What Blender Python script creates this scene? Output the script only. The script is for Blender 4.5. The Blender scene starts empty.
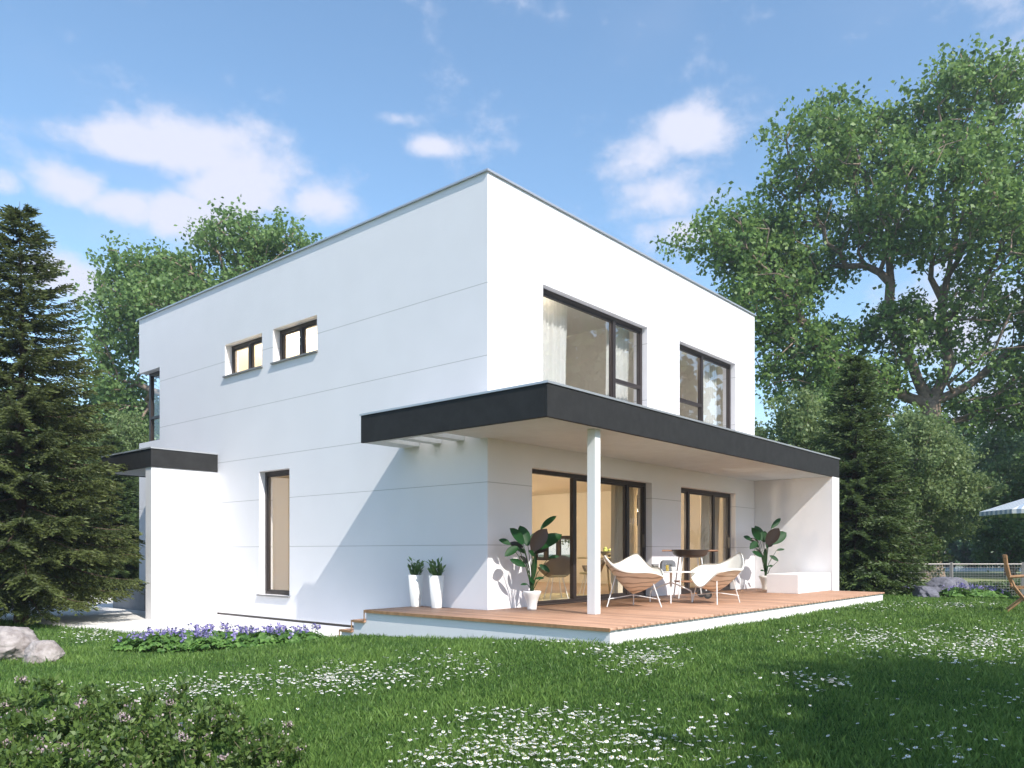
import bpy, math, random
import numpy as np
from mathutils import Vector, Matrix
SC = bpy.context.scene
COL = SC.collection
PI = math.pi
# ------------------------------------------------------------------ camera
YAW = .8599; CO, SI = math.cos(YAW), math.sin(YAW)
CAM = np.array([-8.6035, -7.8866, .8591]); FPX = 787.3
RIGHT = np.array([CO, -SI]); FWD = np.array([SI, CO])
cd = bpy.data.cameras.new('camera'); cam = bpy.data.objects.new('camera', cd); COL.objects.link(cam)
cam.location = CAM; cam.rotation_euler = (PI/2, 0, -YAW)
cd.sensor_width = 36; cd.lens = FPX/1024*36; cd.shift_y = 168.06/1024
cd.clip_start = .1; cd.clip_end = 3000
SC.camera = cam
# ------------------------------------------------------------------ sun and sky
SUN_TO = Vector((-.29, -1, .98)).normalized()
sl = bpy.data.lights.new('sun', 'SUN'); so = bpy.data.objects.new('sun', sl); COL.objects.link(so)
sl.energy = 3.75; sl.angle = math.radians(.55); sl.color = (1, .955, .88)
so.rotation_euler = SUN_TO.to_track_quat('Z', 'Y').to_euler(); so.location = (0, -20, 30)
W = bpy.data.worlds.new('World'); SC.world = W; W.use_nodes = True
SC.view_settings.view_transform = 'Standard'; SC.view_settings.look = 'None'
SC.view_settings.exposure = 0.68; SC.view_settings.gamma = 1; SC.view_settings.use_curve_mapping = False
SC.render.engine = 'CYCLES'
cy = SC.cycles
cy.use_denoising = True; cy.max_bounces = 8; cy.diffuse_bounces = 4; cy.glossy_bounces = 4
cy.transmission_bounces = 6; cy.transparent_max_bounces = 12; cy.volume_bounces = 0
cy.caustics_reflective = False; cy.caustics_refractive = False; cy.sample_clamp_indirect = 6

def world_nodes():
    nt = W.node_tree; n = nt.nodes; l = nt.links; n.clear()
    out = n.new('ShaderNodeOutputWorld'); bg = n.new('ShaderNodeBackground'); bg.inputs['Strength'].default_value = .15
    sky = n.new('ShaderNodeTexSky'); sky.sky_type = 'NISHITA'; sky.sun_disc = False
    sky.sun_elevation = math.asin(SUN_TO.z); sky.sun_rotation = math.atan2(SUN_TO.x, SUN_TO.y)
    sky.air_density = 1.0; sky.dust_density = .6; sky.ozone_density = 1.4; sky.altitude = 100
    tc = n.new('ShaderNodeTexCoord'); sep = n.new('ShaderNodeSeparateXYZ'); l.new(tc.outputs['Generated'], sep.inputs[0])
    def m(op, a, b=None, c=None, clamp=False):
        k = n.new('ShaderNodeMath'); k.operation = op; k.use_clamp = clamp
        for i, v in enumerate((a, b, c)):
            if v is None: continue
            if isinstance(v, (int, float)): k.inputs[i].default_value = v
            else: l.new(v, k.inputs[i])
        return k.outputs[0]
    X, Y, Z = sep.outputs
    az = m('ARCTAN2', X, Y); el = m('ARCSINE', Z)
    def noise(scale, detail, zs, rough=.6, off=(0, 0, 0)):
        mp = n.new('ShaderNodeMapping'); mp.inputs['Scale'].default_value = (1, 1, zs); mp.inputs['Location'].default_value = off
        l.new(tc.outputs['Generated'], mp.inputs[0])
        t = n.new('ShaderNodeTexNoise'); t.inputs['Scale'].default_value = scale; t.inputs['Detail'].default_value = detail; t.inputs['Roughness'].default_value = rough
        l.new(mp.outputs[0], t.inputs['Vector']); return t.outputs['Fac']
    n1 = noise(8.5, 11, 1.5, .62, (3, 1, 0)); n2 = noise(1.7, 4, 2.5, .5, (7, 0, 2))
    lob = None
    # azimuth (clockwise from +Y), elevation, half widths, strength, tilt: the clouds standing in this sky
    for a0, e0, wa, we, s, tl in CLOUDS:
        da = m('SUBTRACT', az, a0); de = m('SUBTRACT', m('SUBTRACT', el, e0), m('MULTIPLY', da, tl))
        q = m('ADD', m('POWER', m('ABSOLUTE', m('DIVIDE', da, wa)), 2.0), m('POWER', m('ABSOLUTE', m('DIVIDE', de, we)), 2.0))
        g = m('MULTIPLY', m('EXPONENT', m('MULTIPLY', q, -1.0)), s)
        lob = g if lob is None else m('MAXIMUM', lob, g)
    base = m('MULTIPLY', m('SUBTRACT', n2, .56), .9)
    dens = m('ADD', m('MULTIPLY', m('SUBTRACT', n1, .5), 2.7), m('ADD', m('MULTIPLY', lob, 1.3), -.24))
    mr = n.new('ShaderNodeMapRange'); mr.interpolation_type = 'SMOOTHSTEP'; mr.inputs['From Min'].default_value = -.12; mr.inputs['From Max'].default_value = .72
    mr.inputs['To Max'].default_value = .95
    l.new(dens, mr.inputs['Value'])
    mr2 = n.new('ShaderNodeMapRange'); mr2.interpolation_type = 'SMOOTHSTEP'; mr2.inputs['From Min'].default_value = 0; mr2.inputs['From Max'].default_value = .3; mr2.inputs['To Max'].default_value = .25
    l.new(base, mr2.inputs['Value'])
    cl = m('MAXIMUM', mr.outputs[0], mr2.outputs[0])
    mx = n.new('ShaderNodeMix'); mx.data_type = 'RGBA'; l.new(cl, mx.inputs['Factor'])
    hs = n.new('ShaderNodeHueSaturation'); hs.inputs['Saturation'].default_value = 1.06; hs.inputs['Hue'].default_value = .494; hs.inputs['Value'].default_value = 1.06; l.new(sky.outputs[0], hs.inputs['Color'])
    l.new(hs.outputs[0], mx.inputs['A']); mx.inputs['B'].default_value = (3.6, 3.7, 4.35, 1)
    l.new(mx.outputs['Result'], bg.inputs['Color']); l.new(bg.outputs[0], out.inputs['Surface'])
def azel(px, py):
    d = FWD + RIGHT*(px-512)/FPX; z = (552.06-py)/FPX
    return math.atan2(d[0], d[1]), math.atan2(z, math.hypot(*d))
CLOUDS = []
for px, py, rx, ry, s, tl in ((130, 142, 60, 26, 1.0, 0), (195, 150, 62, 34, 1.1, 0), (235, 185, 55, 42, 1.1, 0), (75, 186, 48, 24, .9, 0), (120, 205, 50, 22, .9, 0), (185, 215, 60, 24, .9, 0), (322, 205, 36, 22, .75, 0),
                          (435, 147, 30, 12, .7, 0), (400, 118, 26, 9, .5, 0), (690, 128, 52, 32, .95, 0), (640, 160, 46, 34, .85, 0), (665, 195, 60, 34, .95, 0), (670, 230, 46, 20, .85, 0), (60, 275, 60, 26, .9, 0), (5, 185, 26, 16, .6, 0), (1010, 420, 90, 60, .9, 0),
                          (1045, 110, 50, 60, .6, 0), (930, 330, 90, 60, .7, 0)):
    a, e = azel(px, py); a2, _ = azel(px+rx, py); _, e2 = azel(px, py-ry)
    CLOUDS.append((a, e, abs(a2-a), abs(e2-e), s, tl))
world_nodes()

# ------------------------------------------------------------------ helpers
def at(px, d):
    a = (px-512)/FPX*d
    return (CAM[0]+a*RIGHT[0]+d*FWD[0], CAM[1]+a*RIGHT[1]+d*FWD[1])
def smooth(t): t = np.clip(t, 0, 1); return t*t*(3-2*t)
DK = (-1.13, 9.38, -2.92, 1.45)         # terrace footprint
def ground(x, y):
    x = np.asarray(x, float); y = np.asarray(y, float)
    hb = -.205 - .17*smooth((y+2.9)/4.35) - .17*smooth((y-1.3)/.9)
    hb = np.where(x > 5, -.19, hb)
    dx = np.maximum(np.maximum(DK[0]-x, x-DK[1]), 0); dy = np.maximum(np.maximum(DK[2]-y, y-DK[3]), 0)
    wx = np.where(x < 0, 3.4, 6.0)
    w = np.exp(-(dx/wx)**2-(dy/6.0)**2)
    far = -.52 - .07*smooth((-1-x)/5)*smooth((2-y)/4)
    bump = .018*np.sin(x*1.3+.7*y)+.012*np.sin(2.3*y-1.1*x+1)
    near = smooth((np.hypot(dx, dy))/1.5)
    far_roll = .0*x
    h = far + (hb-far)*w + bump*near*(np.hypot(x, y) < 60)
    return np.where((y > 2.0) & (x < 6), np.minimum(h, -.515), h)
def gz(x, y): return float(ground(x, y))
PAVE = [(0, 2.0), (-.72, 2.5), (-1.18, 3.03), (-2.08, 4.56), (-2.7, 6.05), (-3.05, 7.6), (-3.12, 9.5), (-3.4, 12), (-5, 13.8), (-14, 15), (-30, 17), (-30, 34), (8, 34), (8, 11.6), (0, 11.6)]
def in_poly(x, y, poly):
    ins = np.zeros(np.shape(x), bool); j = len(poly)-1
    for i in range(len(poly)):
        xi, yi = poly[i]; xj, yj = poly[j]
        c = ((yi > y) != (yj > y)) & (x < (xj-xi)*(y-yi)/((yj-yi) or 1e-9)+xi)
        ins ^= c; j = i
    return ins

class MB:
    def __init__(s): s.v = []; s.f = []; s.m = []; s.sm = []
    def add(s, verts, faces, mi=0, sm=False):
        o = len(s.v); s.v += [tuple(map(float, p)) for p in verts]
        for f in faces: s.f.append(tuple(i+o for i in f)); s.m.append(mi); s.sm.append(sm)
        return s
    def box(s, x0, x1, y0, y1, z0, z1, mi=0, M=None):
        if x0 > x1: x0, x1 = x1, x0
        if y0 > y1: y0, y1 = y1, y0
        if z0 > z1: z0, z1 = z1, z0
        v = [(x, y, z) for z in (z0, z1) for x, y in ((x0, y0), (x1, y0), (x1, y1), (x0, y1))]
        if M is not None: v = [tuple(M @ Vector(p)) for p in v]
        return s.add(v, [(3, 2, 1, 0), (4, 5, 6, 7), (0, 1, 5, 4), (1, 2, 6, 5), (2, 3, 7, 6), (3, 0, 4, 7)], mi)
    def tube(s, pts, r, n=8, mi=0, caps=True, sm=True, ref=None):
        pts = [Vector(p) for p in pts]; rs = r if hasattr(r, '__len__') else [r]*len(pts)
        vs = []; fs = []
        prev = None
        for i, p in enumerate(pts):
            t = (pts[min(i+1, len(pts)-1)]-pts[max(i-1, 0)]).normalized()
            if prev is None:
                a = Vector(ref) if ref else (Vector((0, 0, 1)) if abs(t.z) < .9 else Vector((1, 0, 0)))
            else: a = prev
            u = (a - t*a.dot(t)).normalized(); w = t.cross(u); prev = u
            for k in range(n):
                q = 2*PI*k/n
                vs.append(p+(u*math.cos(q)+w*math.sin(q))*rs[i])
        for i in range(len(pts)-1):
            for k in range(n):
                a = i*n+k; b = i*n+(k+1) % n
                fs.append((a, b, b+n, a+n))
        s.add(vs, fs, mi, sm)
        if caps: s.add(vs[:n], [tuple(range(n-1, -1, -1))], mi); s.add(vs[-n:], [tuple(range(n))], mi)
        return s
    def lathe(s, prof, n=24, c=(0, 0, 0), mi=0, sm=True, sx=1, sy=1):
        vs = []; fs = []
        for r, z in prof:
            for k in range(n):
                q = 2*PI*k/n; vs.append((c[0]+r*math.cos(q)*sx, c[1]+r*math.sin(q)*sy, c[2]+z))
        for i in range(len(prof)-1):
            for k in range(n):
                a = i*n+k; b = i*n+(k+1) % n; fs.append((a, b, b+n, a+n))
        s.add(vs, fs, mi, sm)
        if prof[0][0] > .001: s.add(vs[:n], [tuple(range(n-1, -1, -1))], mi)
        if prof[-1][0] > .001: s.add(vs[-n:], [tuple(range(n))], mi)
        return s
    def build(s, name, mats, parent=None, bevel=0, loc=None):
        me = bpy.data.meshes.new(name); me.from_pydata(s.v, [], s.f); me.update()
        if not isinstance(mats, (list, tuple)): mats = [mats]
        for mt in mats: me.materials.append(mt)
        me.polygons.foreach_set('material_index', s.m); me.polygons.foreach_set('use_smooth', s.sm)
        o = bpy.data.objects.new(name, me); COL.objects.link(o)
        if parent: o.parent = parent
        if loc is not None: o.location = loc
        if bevel:
            b = o.modifiers.new('bevel', 'BEVEL'); b.width = bevel; b.segments = 2; b.limit_method = 'ANGLE'
        return o
def np_mesh(name, V, F, mats, parent=None, mi=None, smooth_=False, tint=None, nv=4):
    """V (n,3); F (m,nv) same-size faces"""
    me = bpy.data.meshes.new(name); n = len(V); m = len(F)
    me.vertices.add(n); me.vertices.foreach_set('co', np.ascontiguousarray(V, np.float32).ravel())
    me.loops.add(m*nv); me.loops.foreach_set('vertex_index', np.ascontiguousarray(F, np.int32).ravel())
    me.polygons.add(m); me.polygons.foreach_set('loop_start', np.arange(0, m*nv, nv, dtype=np.int32))
    try: me.polygons.foreach_set('loop_total', np.full(m, nv, np.int32))
    except Exception: pass
    if not isinstance(mats, (list, tuple)): mats = [mats]
    for mt in mats: me.materials.append(mt)
    if mi is not None: me.polygons.foreach_set('material_index', np.ascontiguousarray(mi, np.int32))
    if smooth_: me.polygons.foreach_set('use_smooth', np.ones(m, bool))
    if tint is not None:
        a = me.attributes.new('tint', 'FLOAT', 'FACE'); a.data.foreach_set('value', np.ascontiguousarray(tint, np.float32))
    me.update(calc_edges=True); me.validate()
    o = bpy.data.objects.new(name, me); COL.objects.link(o)
    if parent: o.parent = parent
    return o
def tag(o, label=None, cat=None, group=None, kind=None):
    if label: o['label'] = label
    if cat: o['category'] = cat
    if group: o['group'] = group
    if kind: o['kind'] = kind
    return o
def empty(name, loc=(0, 0, 0), rz=0, label=None, cat=None, group=None, sc=1):
    o = bpy.data.objects.new(name, None); COL.objects.link(o); o.location = loc; o.rotation_euler = (0, 0, rz)
    o.scale = (sc, sc, sc) if not hasattr(sc, '__len__') else sc
    o.empty_display_size = .2
    return tag(o, label, cat, group)
def copy_tree(o, parent=None):
    c = o.copy(); COL.objects.link(c)
    if parent: c.parent = parent
    for ch in list(o.children): copy_tree(ch, c)
    return c

# ------------------------------------------------------------------ materials
def mat(name, col, rough=.6, metal=0, var=0, vscale=3, bump=0, bscale=40, spec=.5, col2=None, detail=4, trans=0, coat=0):
    m = bpy.data.materials.new(name); m.use_nodes = True; nt = m.node_tree; n = nt.nodes; l = nt.links
    b = n['Principled BSDF']; b.inputs['Base Color'].default_value = (*col, 1); b.inputs['Roughness'].default_value = rough
    b.inputs['Metallic'].default_value = metal; b.inputs['Specular IOR Level'].default_value = spec
    if coat: b.inputs['Coat Weight'].default_value = coat
    tc = n.new('ShaderNodeTexCoord')
    if var or col2:
        t = n.new('ShaderNodeTexNoise'); t.inputs['Scale'].default_value = vscale; t.inputs['Detail'].default_value = detail; t.inputs['Roughness'].default_value = .62
        l.new(tc.outputs['Object'], t.inputs['Vector'])
        r = n.new('ShaderNodeMapRange'); r.inputs['From Min'].default_value = .32; r.inputs['From Max'].default_value = .68; l.new(t.outputs['Fac'], r.inputs['Value'])
        mx = n.new('ShaderNodeMix'); mx.data_type = 'RGBA'; l.new(r.outputs[0], mx.inputs['Factor'])
        c2 = col2 or tuple(min(1, c*(1+var)) for c in col); c1 = col if col2 else tuple(c*(1-var) for c in col)
        mx.inputs['A'].default_value = (*c1, 1); mx.inputs['B'].default_value = (*c2, 1)
        l.new(mx.outputs['Result'], b.inputs['Base Color'])
    if bump:
        t2 = n.new('ShaderNodeTexNoise'); t2.inputs['Scale'].default_value = bscale; t2.inputs['Detail'].default_value = 3
        l.new(tc.outputs['Object'], t2.inputs['Vector'])
        bp = n.new('ShaderNodeBump'); bp.inputs['Strength'].default_value = bump; bp.inputs['Distance'].default_value = .02
        l.new(t2.outputs['Fac'], bp.inputs['Height']); l.new(bp.outputs[0], b.inputs['Normal'])
    return m
def leaf_mat(name, dark, light, rough=.5, trans=.35, tcol=None, spec=.4):
    m = bpy.data.materials.new(name); m.use_nodes = True; nt = m.node_tree; n = nt.nodes; l = nt.links
    b = n['Principled BSDF']; b.inputs['Roughness'].default_value = rough; b.inputs['Specular IOR Level'].default_value = spec
    at_ = n.new('ShaderNodeAttribute'); at_.attribute_name = 'tint'
    mx = n.new('ShaderNodeMix'); mx.data_type = 'RGBA'; l.new(at_.outputs['Fac'], mx.inputs['Factor'])
    mx.inputs['A'].default_value = (*dark, 1); mx.inputs['B'].default_value = (*light, 1)
    l.new(mx.outputs['Result'], b.inputs['Base Color'])
    tr = n.new('ShaderNodeBsdfTranslucent'); hs = n.new('ShaderNodeHueSaturation'); hs.inputs['Hue'].default_value = .485; hs.inputs['Value'].default_value = 1.7
    l.new(mx.outputs['Result'], hs.inputs['Color']); l.new(hs.outputs[0], tr.inputs['Color'])
    ms = n.new('ShaderNodeMixShader'); ms.inputs[0].default_value = trans; l.new(b.outputs[0], ms.inputs[1]); l.new(tr.outputs[0], ms.inputs[2])
    l.new(ms.outputs[0], n['Material Output'].inputs['Surface'])
    return m
def glass_mat(name, tint=(.975, .985, .98), refl=1.0):
    m = bpy.data.materials.new(name); m.use_nodes = True; nt = m.node_tree; n = nt.nodes; l = nt.links; n.remove(n['Principled BSDF'])
    lw = n.new('ShaderNodeLayerWeight'); lw.inputs['Blend'].default_value = .5
    pw = n.new('ShaderNodeMath'); pw.operation = 'POWER'; pw.inputs[1].default_value = 5; l.new(lw.outputs['Facing'], pw.inputs[0])
    ml = n.new('ShaderNodeMath'); ml.operation = 'MULTIPLY_ADD'; ml.use_clamp = True; ml.inputs[1].default_value = .92; ml.inputs[2].default_value = .045*refl; l.new(pw.outputs[0], ml.inputs[0])
    tr = n.new('ShaderNodeBsdfTransparent'); tr.inputs[0].default_value = (*tint, 1)
    gl = n.new('ShaderNodeBsdfGlossy'); gl.inputs['Roughness'].default_value = 0.0; gl.inputs['Color'].default_value = (1, 1, 1, 1)
    ms = n.new('ShaderNodeMixShader'); l.new(ml.outputs[0], ms.inputs[0]); l.new(tr.outputs[0], ms.inputs[1]); l.new(gl.outputs[0], ms.inputs[2])
    l.new(ms.outputs[0], n['Material Output'].inputs['Surface'])
    return m
def emis_mat(name, col, s):
    m = bpy.data.materials.new(name); m.use_nodes = True; b = m.node_tree.nodes['Principled BSDF']
    b.inputs['Base Color'].default_value = (*col, 1); b.inputs['Emission Color'].default_value = (*col, 1); b.inputs['Emission Strength'].default_value = s
    return m
def wall_mat():
    m = mat('white_render', (.82, .80, .82), .85, var=.018, vscale=1.3, bump=.12, bscale=140)
    nt = m.node_tree; n = nt.nodes; l = nt.links; b = n['Principled BSDF']
    src = b.inputs['Base Color'].links[0].from_socket
    tc = n.new('ShaderNodeTexCoord'); sp = n.new('ShaderNodeSeparateXYZ'); l.new(tc.outputs['Object'], sp.inputs[0])
    acc = None
    for z in (4.86, 3.78, 2.75, 1.90, .965):     # open joints between the facade boards
        a = n.new('ShaderNodeMath'); a.operation = 'SUBTRACT'; l.new(sp.outputs[2], a.inputs[0]); a.inputs[1].default_value = z
        c = n.new('ShaderNodeMath'); c.operation = 'ABSOLUTE'; l.new(a.outputs[0], c.inputs[0])
        d = n.new('ShaderNodeMath'); d.operation = 'LESS_THAN'; l.new(c.outputs[0], d.inputs[0]); d.inputs[1].default_value = .0055
        if acc is None: acc = d.outputs[0]
        else:
            e = n.new('ShaderNodeMath'); e.operation = 'MAXIMUM'; l.new(acc, e.inputs[0]); l.new(d.outputs[0], e.inputs[1]); acc = e.outputs[0]
    mx = n.new('ShaderNodeMix'); mx.data_type = 'RGBA'; l.new(acc, mx.inputs['Factor']); l.new(src, mx.inputs['A']); mx.inputs['B'].default_value = (.50, .49, .49, 1)
    l.new(mx.outputs['Result'], b.inputs['Base Color'])
    return m
def wood_mat(name, c1, c2, scale=(1, 14, 1), rough=.5, rings=False, dist=6):
    m = bpy.data.materials.new(name); m.use_nodes = True; nt = m.node_tree; n = nt.nodes; l = nt.links; b = n['Principled BSDF']
    b.inputs['Roughness'].default_value = rough
    tc = n.new('ShaderNodeTexCoord'); mp = n.new('ShaderNodeMapping'); mp.inputs['Scale'].default_value = scale; l.new(tc.outputs['Object'], mp.inputs[0])
    if rings:
        t = n.new('ShaderNodeTexWave'); t.wave_type = 'BANDS'; t.bands_direction = 'Z'; t.inputs['Scale'].default_value = 4; t.inputs['Distortion'].default_value = dist; t.inputs['Detail'].default_value = 1.5; t.inputs['Detail Scale'].default_value = 1.2
    else:
        t = n.new('ShaderNodeTexNoise'); t.inputs['Scale'].default_value = 3; t.inputs['Detail'].default_value = 5
    l.new(mp.outputs[0], t.inputs['Vector'])
    r = n.new('ShaderNodeValToRGB'); l.new(t.outputs['Fac'], r.inputs[0])
    r.color_ramp.elements[0].position = .04 if rings else .3; r.color_ramp.elements[1].position = .22 if rings else .7
    r.color_ramp.elements[0].color = (*c1, 1); r.color_ramp.elements[1].color = (*c2, 1)
    l.new(r.outputs[0], b.inputs['Base Color'])
    return m
def deck_mat():
    m = wood_mat('deck_wood', (.36, .19, .115), (.54, .32, .21), (9, .7, 1), .6)
    nt = m.node_tree; n = nt.nodes; l = nt.links; b = n['Principled BSDF']; src = b.inputs['Base Color'].links[0].from_socket
    a = n.new('ShaderNodeAttribute'); a.attribute_name = 'tint'
    hs = n.new('ShaderNodeHueSaturation'); l.new(src, hs.inputs['Color'])
    mr = n.new('ShaderNodeMapRange'); mr.inputs['To Min'].default_value = .82; mr.inputs['To Max'].default_value = 1.15; l.new(a.outputs['Fac'], mr.inputs['Value'])
    l.new(mr.outputs[0], hs.inputs['Value']); l.new(hs.outputs[0], b.inputs['Base Color'])
    return m
M = dict(
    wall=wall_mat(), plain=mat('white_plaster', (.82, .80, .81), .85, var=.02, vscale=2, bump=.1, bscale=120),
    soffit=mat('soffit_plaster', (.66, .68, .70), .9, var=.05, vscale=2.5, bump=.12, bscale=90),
    dark=mat('anthracite_render', (.025, .025, .0255), .8, var=.18, vscale=6, bump=.12, bscale=120, spec=.3),
    coping=mat('light_metal', (.55, .56, .58), .4, .6), frame=mat('dark_frame', (.035, .026, .024), .42, var=.1, spec=.5),
    sill=mat('grey_sill', (.22, .22, .22), .5), white=mat('white_lacquer', (.82, .82, .81), .35), chrome=mat('white_metal', (.80, .80, .79), .3),
    ceramic=mat('white_ceramic', (.80, .78, .75), .35, var=.02), glass=glass_mat('window_glass', refl=2.3), glass_clear=glass_mat('door_glass', refl=1.1),
    concrete=mat('grey_concrete', (.33, .34, .37), .85, var=.1, vscale=5, bump=.1), pave=mat('pale_pavement', (.74, .71, .68), .85, var=.04, vscale=4, bump=.08),
    warm=mat('warm_interior_paint', (.78, .72, .61), .8), warmw=mat('cream_interior_paint', (.85, .80, .68), .8), taupe=mat('taupe_interior_paint', (.76, .73, .71), .8), beige=mat('beige_interior_paint', (.55, .46, .36), .8),
    floorin=wood_mat('interior_oak', (.36, .23, .14), (.54, .38, .25), (1, 9, 1), .35),
    deck=deck_mat(), curtain=None, blind=mat('cream_blind', (.90, .86, .70), .8),
    rock=mat('boulder_stone', (.20, .165, .155), .9, col2=(.46, .41, .39), vscale=7, bump=1.0, bscale=11, detail=10), rock2=mat('slate_stone', (.10, .10, .125), .9, col2=(.20, .195, .23), vscale=4, bump=.9, bscale=8, detail=8),
    bark=mat('bark', (.25, .185, .14), .9, var=.3, vscale=6, bump=.7, bscale=12), barkd=mat('dark_bark', (.09, .055, .04), .9, var=.3, vscale=8, bump=.6, bscale=20), barkl=mat('pale_bark', (.30, .26, .21), .9, var=.25, vscale=6, bump=.6, bscale=12),
    leaf=leaf_mat('leaf_green', (.048, .110, .028), (.215, .335, .085)), leaf2=leaf_mat('leaf_left', (.06, .12, .035), (.22, .335, .105)),
    willow=leaf_mat('leaf_willow', (.10, .15, .055), (.25, .33, .13), trans=.4), leafd=leaf_mat('leaf_dark', (.045, .095, .035), (.16, .26, .085), trans=.3),
    leafb=leaf_mat('leaf_far', (.05, .10, .045), (.12, .20, .085), trans=.3), needle=leaf_mat('needle', (.020, .034, .011), (.105, .130, .036), trans=.25, rough=.55), needle2=leaf_mat('needle_dark', (.026, .050, .018), (.10, .15, .042), trans=.25),
    houseleaf=leaf_mat('glossy_leaf', (.012, .060, .014), (.025, .15, .028), rough=.5, trans=.25, spec=.25), leafred=leaf_mat('leaf_underside', (.035, .022, .016), (.05, .035, .02), rough=.4, trans=.1),
    grass=leaf_mat('grass_blade', (.055, .125, .026), (.20, .315, .075), trans=.35, rough=.5, spec=.3), bush=leaf_mat('bush_leaf', (.032, .07, .018), (.16, .24, .055), trans=.3),
    bedleaf=leaf_mat('bed_leaf', (.06, .145, .028), (.19, .34, .08), trans=.35), bedleafd=leaf_mat('bed_leaf_shade', (.025, .06, .02), (.06, .12, .04), trans=.3),
    purple=leaf_mat('purple_petal', (.19, .15, .38), (.40, .34, .62), trans=.3), pink=leaf_mat('pale_pink_petal', (.40, .28, .30), (.72, .60, .60), trans=.3), petal=mat('white_petal', (.85, .85, .82), .6), yolk=mat('yellow_disc', (.75, .50, .05), .7),
    soil=mat('soil', (.06, .04, .03), .95, bump=.5, bscale=30), shell=wood_mat('shell_wood', (.42, .31, .22), (.80, .66, .52), (.6, .6, 1.0), .45, rings=True, dist=5),
    shellin=mat('shell_cushion', (.80, .76, .68), .7), teak=wood_mat('teak', (.28, .15, .07), (.42, .24, .12), (6, 6, .8), .5), copper=mat('grill_wood', (.30, .15, .08), .5, var=.2, vscale=12), steel=mat('dark_steel', (.12, .11, .10), .4, .5, var=.2),
    black=mat('black_rubber', (.02, .02, .02), .6), greyfab=mat('grey_fabric', (.16, .16, .17), .9), chairgrey=mat('interior_chair_shell', (.20, .16, .12), .6), juice=mat('orange_juice', (.85, .55, .02), .3),
    field=mat('dry_field', (.22, .25, .10), .95, var=.2, vscale=.3), water=mat('pond_water', (.10, .20, .32), .15), fencem=mat('galvanised_metal', (.42, .39, .37), .5, .3), wire=mat('fence_wire', (.40, .39, .37), .6),
    linen=mat('linen_curtain', (.66, .58, .46), .9), glass_up=glass_mat('upper_glass', refl=5.5),
    rug=mat('pale_rug', (.55, .50, .33), .95), fruit=mat('green_fruit', (.25, .30, .08), .5), lamp=emis_mat('warm_lamp_shade', (1, .90, .74), .9),
)
def curtain_mat():
    m = bpy.data.materials.new('sheer_curtain'); m.use_nodes = True; nt = m.node_tree; n = nt.nodes; l = nt.links
    b = n['Principled BSDF']; b.inputs['Base Color'].default_value = (.88, .87, .85, 1); b.inputs['Roughness'].default_value = .9
    tr = n.new('ShaderNodeBsdfTranslucent'); tr.inputs[0].default_value = (.88, .87, .85, 1)
    ms = n.new('ShaderNodeMixShader'); ms.inputs[0].default_value = .25; l.new(b.outputs[0], ms.inputs[1]); l.new(tr.outputs[0], ms.inputs[2]); l.new(ms.outputs[0], n['Material Output'].inputs['Surface'])
    return m
M['curtain'] = curtain_mat()
M['softener'] = M['curtain'].copy(); M['softener'].name = 'beam_softening_sheet'; M['softener'].node_tree.nodes['Mix Shader'].inputs[0].default_value = .85  # translucent material for the sheets added to soften the slot sunbeams
def _softener(nt):
    t = nt.nodes.new('ShaderNodeBsdfTransparent'); ms = nt.nodes.new('ShaderNodeMixShader'); ms.inputs[0].default_value = .15
    nt.links.new(nt.nodes['Mix Shader'].outputs[0], ms.inputs[1]); nt.links.new(t.outputs[0], ms.inputs[2]); nt.links.new(ms.outputs[0], nt.nodes['Material Output'].inputs['Surface'])
_softener(M['softener'].node_tree)
def lawn_mat():
    m = bpy.data.materials.new('lawn_ground'); m.use_nodes = True; nt = m.node_tree; n = nt.nodes; l = nt.links; b = n['Principled BSDF']
    b.inputs['Roughness'].default_value = .95; b.inputs['Specular IOR Level'].default_value = .1
    tc = n.new('ShaderNodeTexCoord')
    t = n.new('ShaderNodeTexNoise'); t.inputs['Scale'].default_value = 1.1; t.inputs['Detail'].default_value = 6; l.new(tc.outputs['Object'], t.inputs['Vector'])
    t2 = n.new('ShaderNodeTexNoise'); t2.inputs['Scale'].default_value = 45; t2.inputs['Detail'].default_value = 3; l.new(tc.outputs['Object'], t2.inputs['Vector'])
    r = n.new('ShaderNodeValToRGB'); l.new(t.outputs['Fac'], r.inputs[0]); r.color_ramp.elements[0].position = .35; r.color_ramp.elements[1].position = .7
    r.color_ramp.elements[0].color = (.045, .085, .022, 1); r.color_ramp.elements[1].color = (.09, .15, .04, 1)
    mx = n.new('ShaderNodeMix'); mx.data_type = 'RGBA'; mx.blend_type = 'MULTIPLY'; mx.inputs['Factor'].default_value = .5; l.new(r.outputs[0], mx.inputs['A']); l.new(t2.outputs['Color'], mx.inputs['B'])
    l.new(mx.outputs['Result'], b.inputs['Base Color'])
    bp = n.new('ShaderNodeBump'); bp.inputs['Strength'].default_value = .6; bp.inputs['Distance'].default_value = .03; l.new(t2.outputs['Fac'], bp.inputs['Height']); l.new(bp.outputs[0], b.inputs['Normal'])
    return m
M['lawn'] = lawn_mat()

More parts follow.
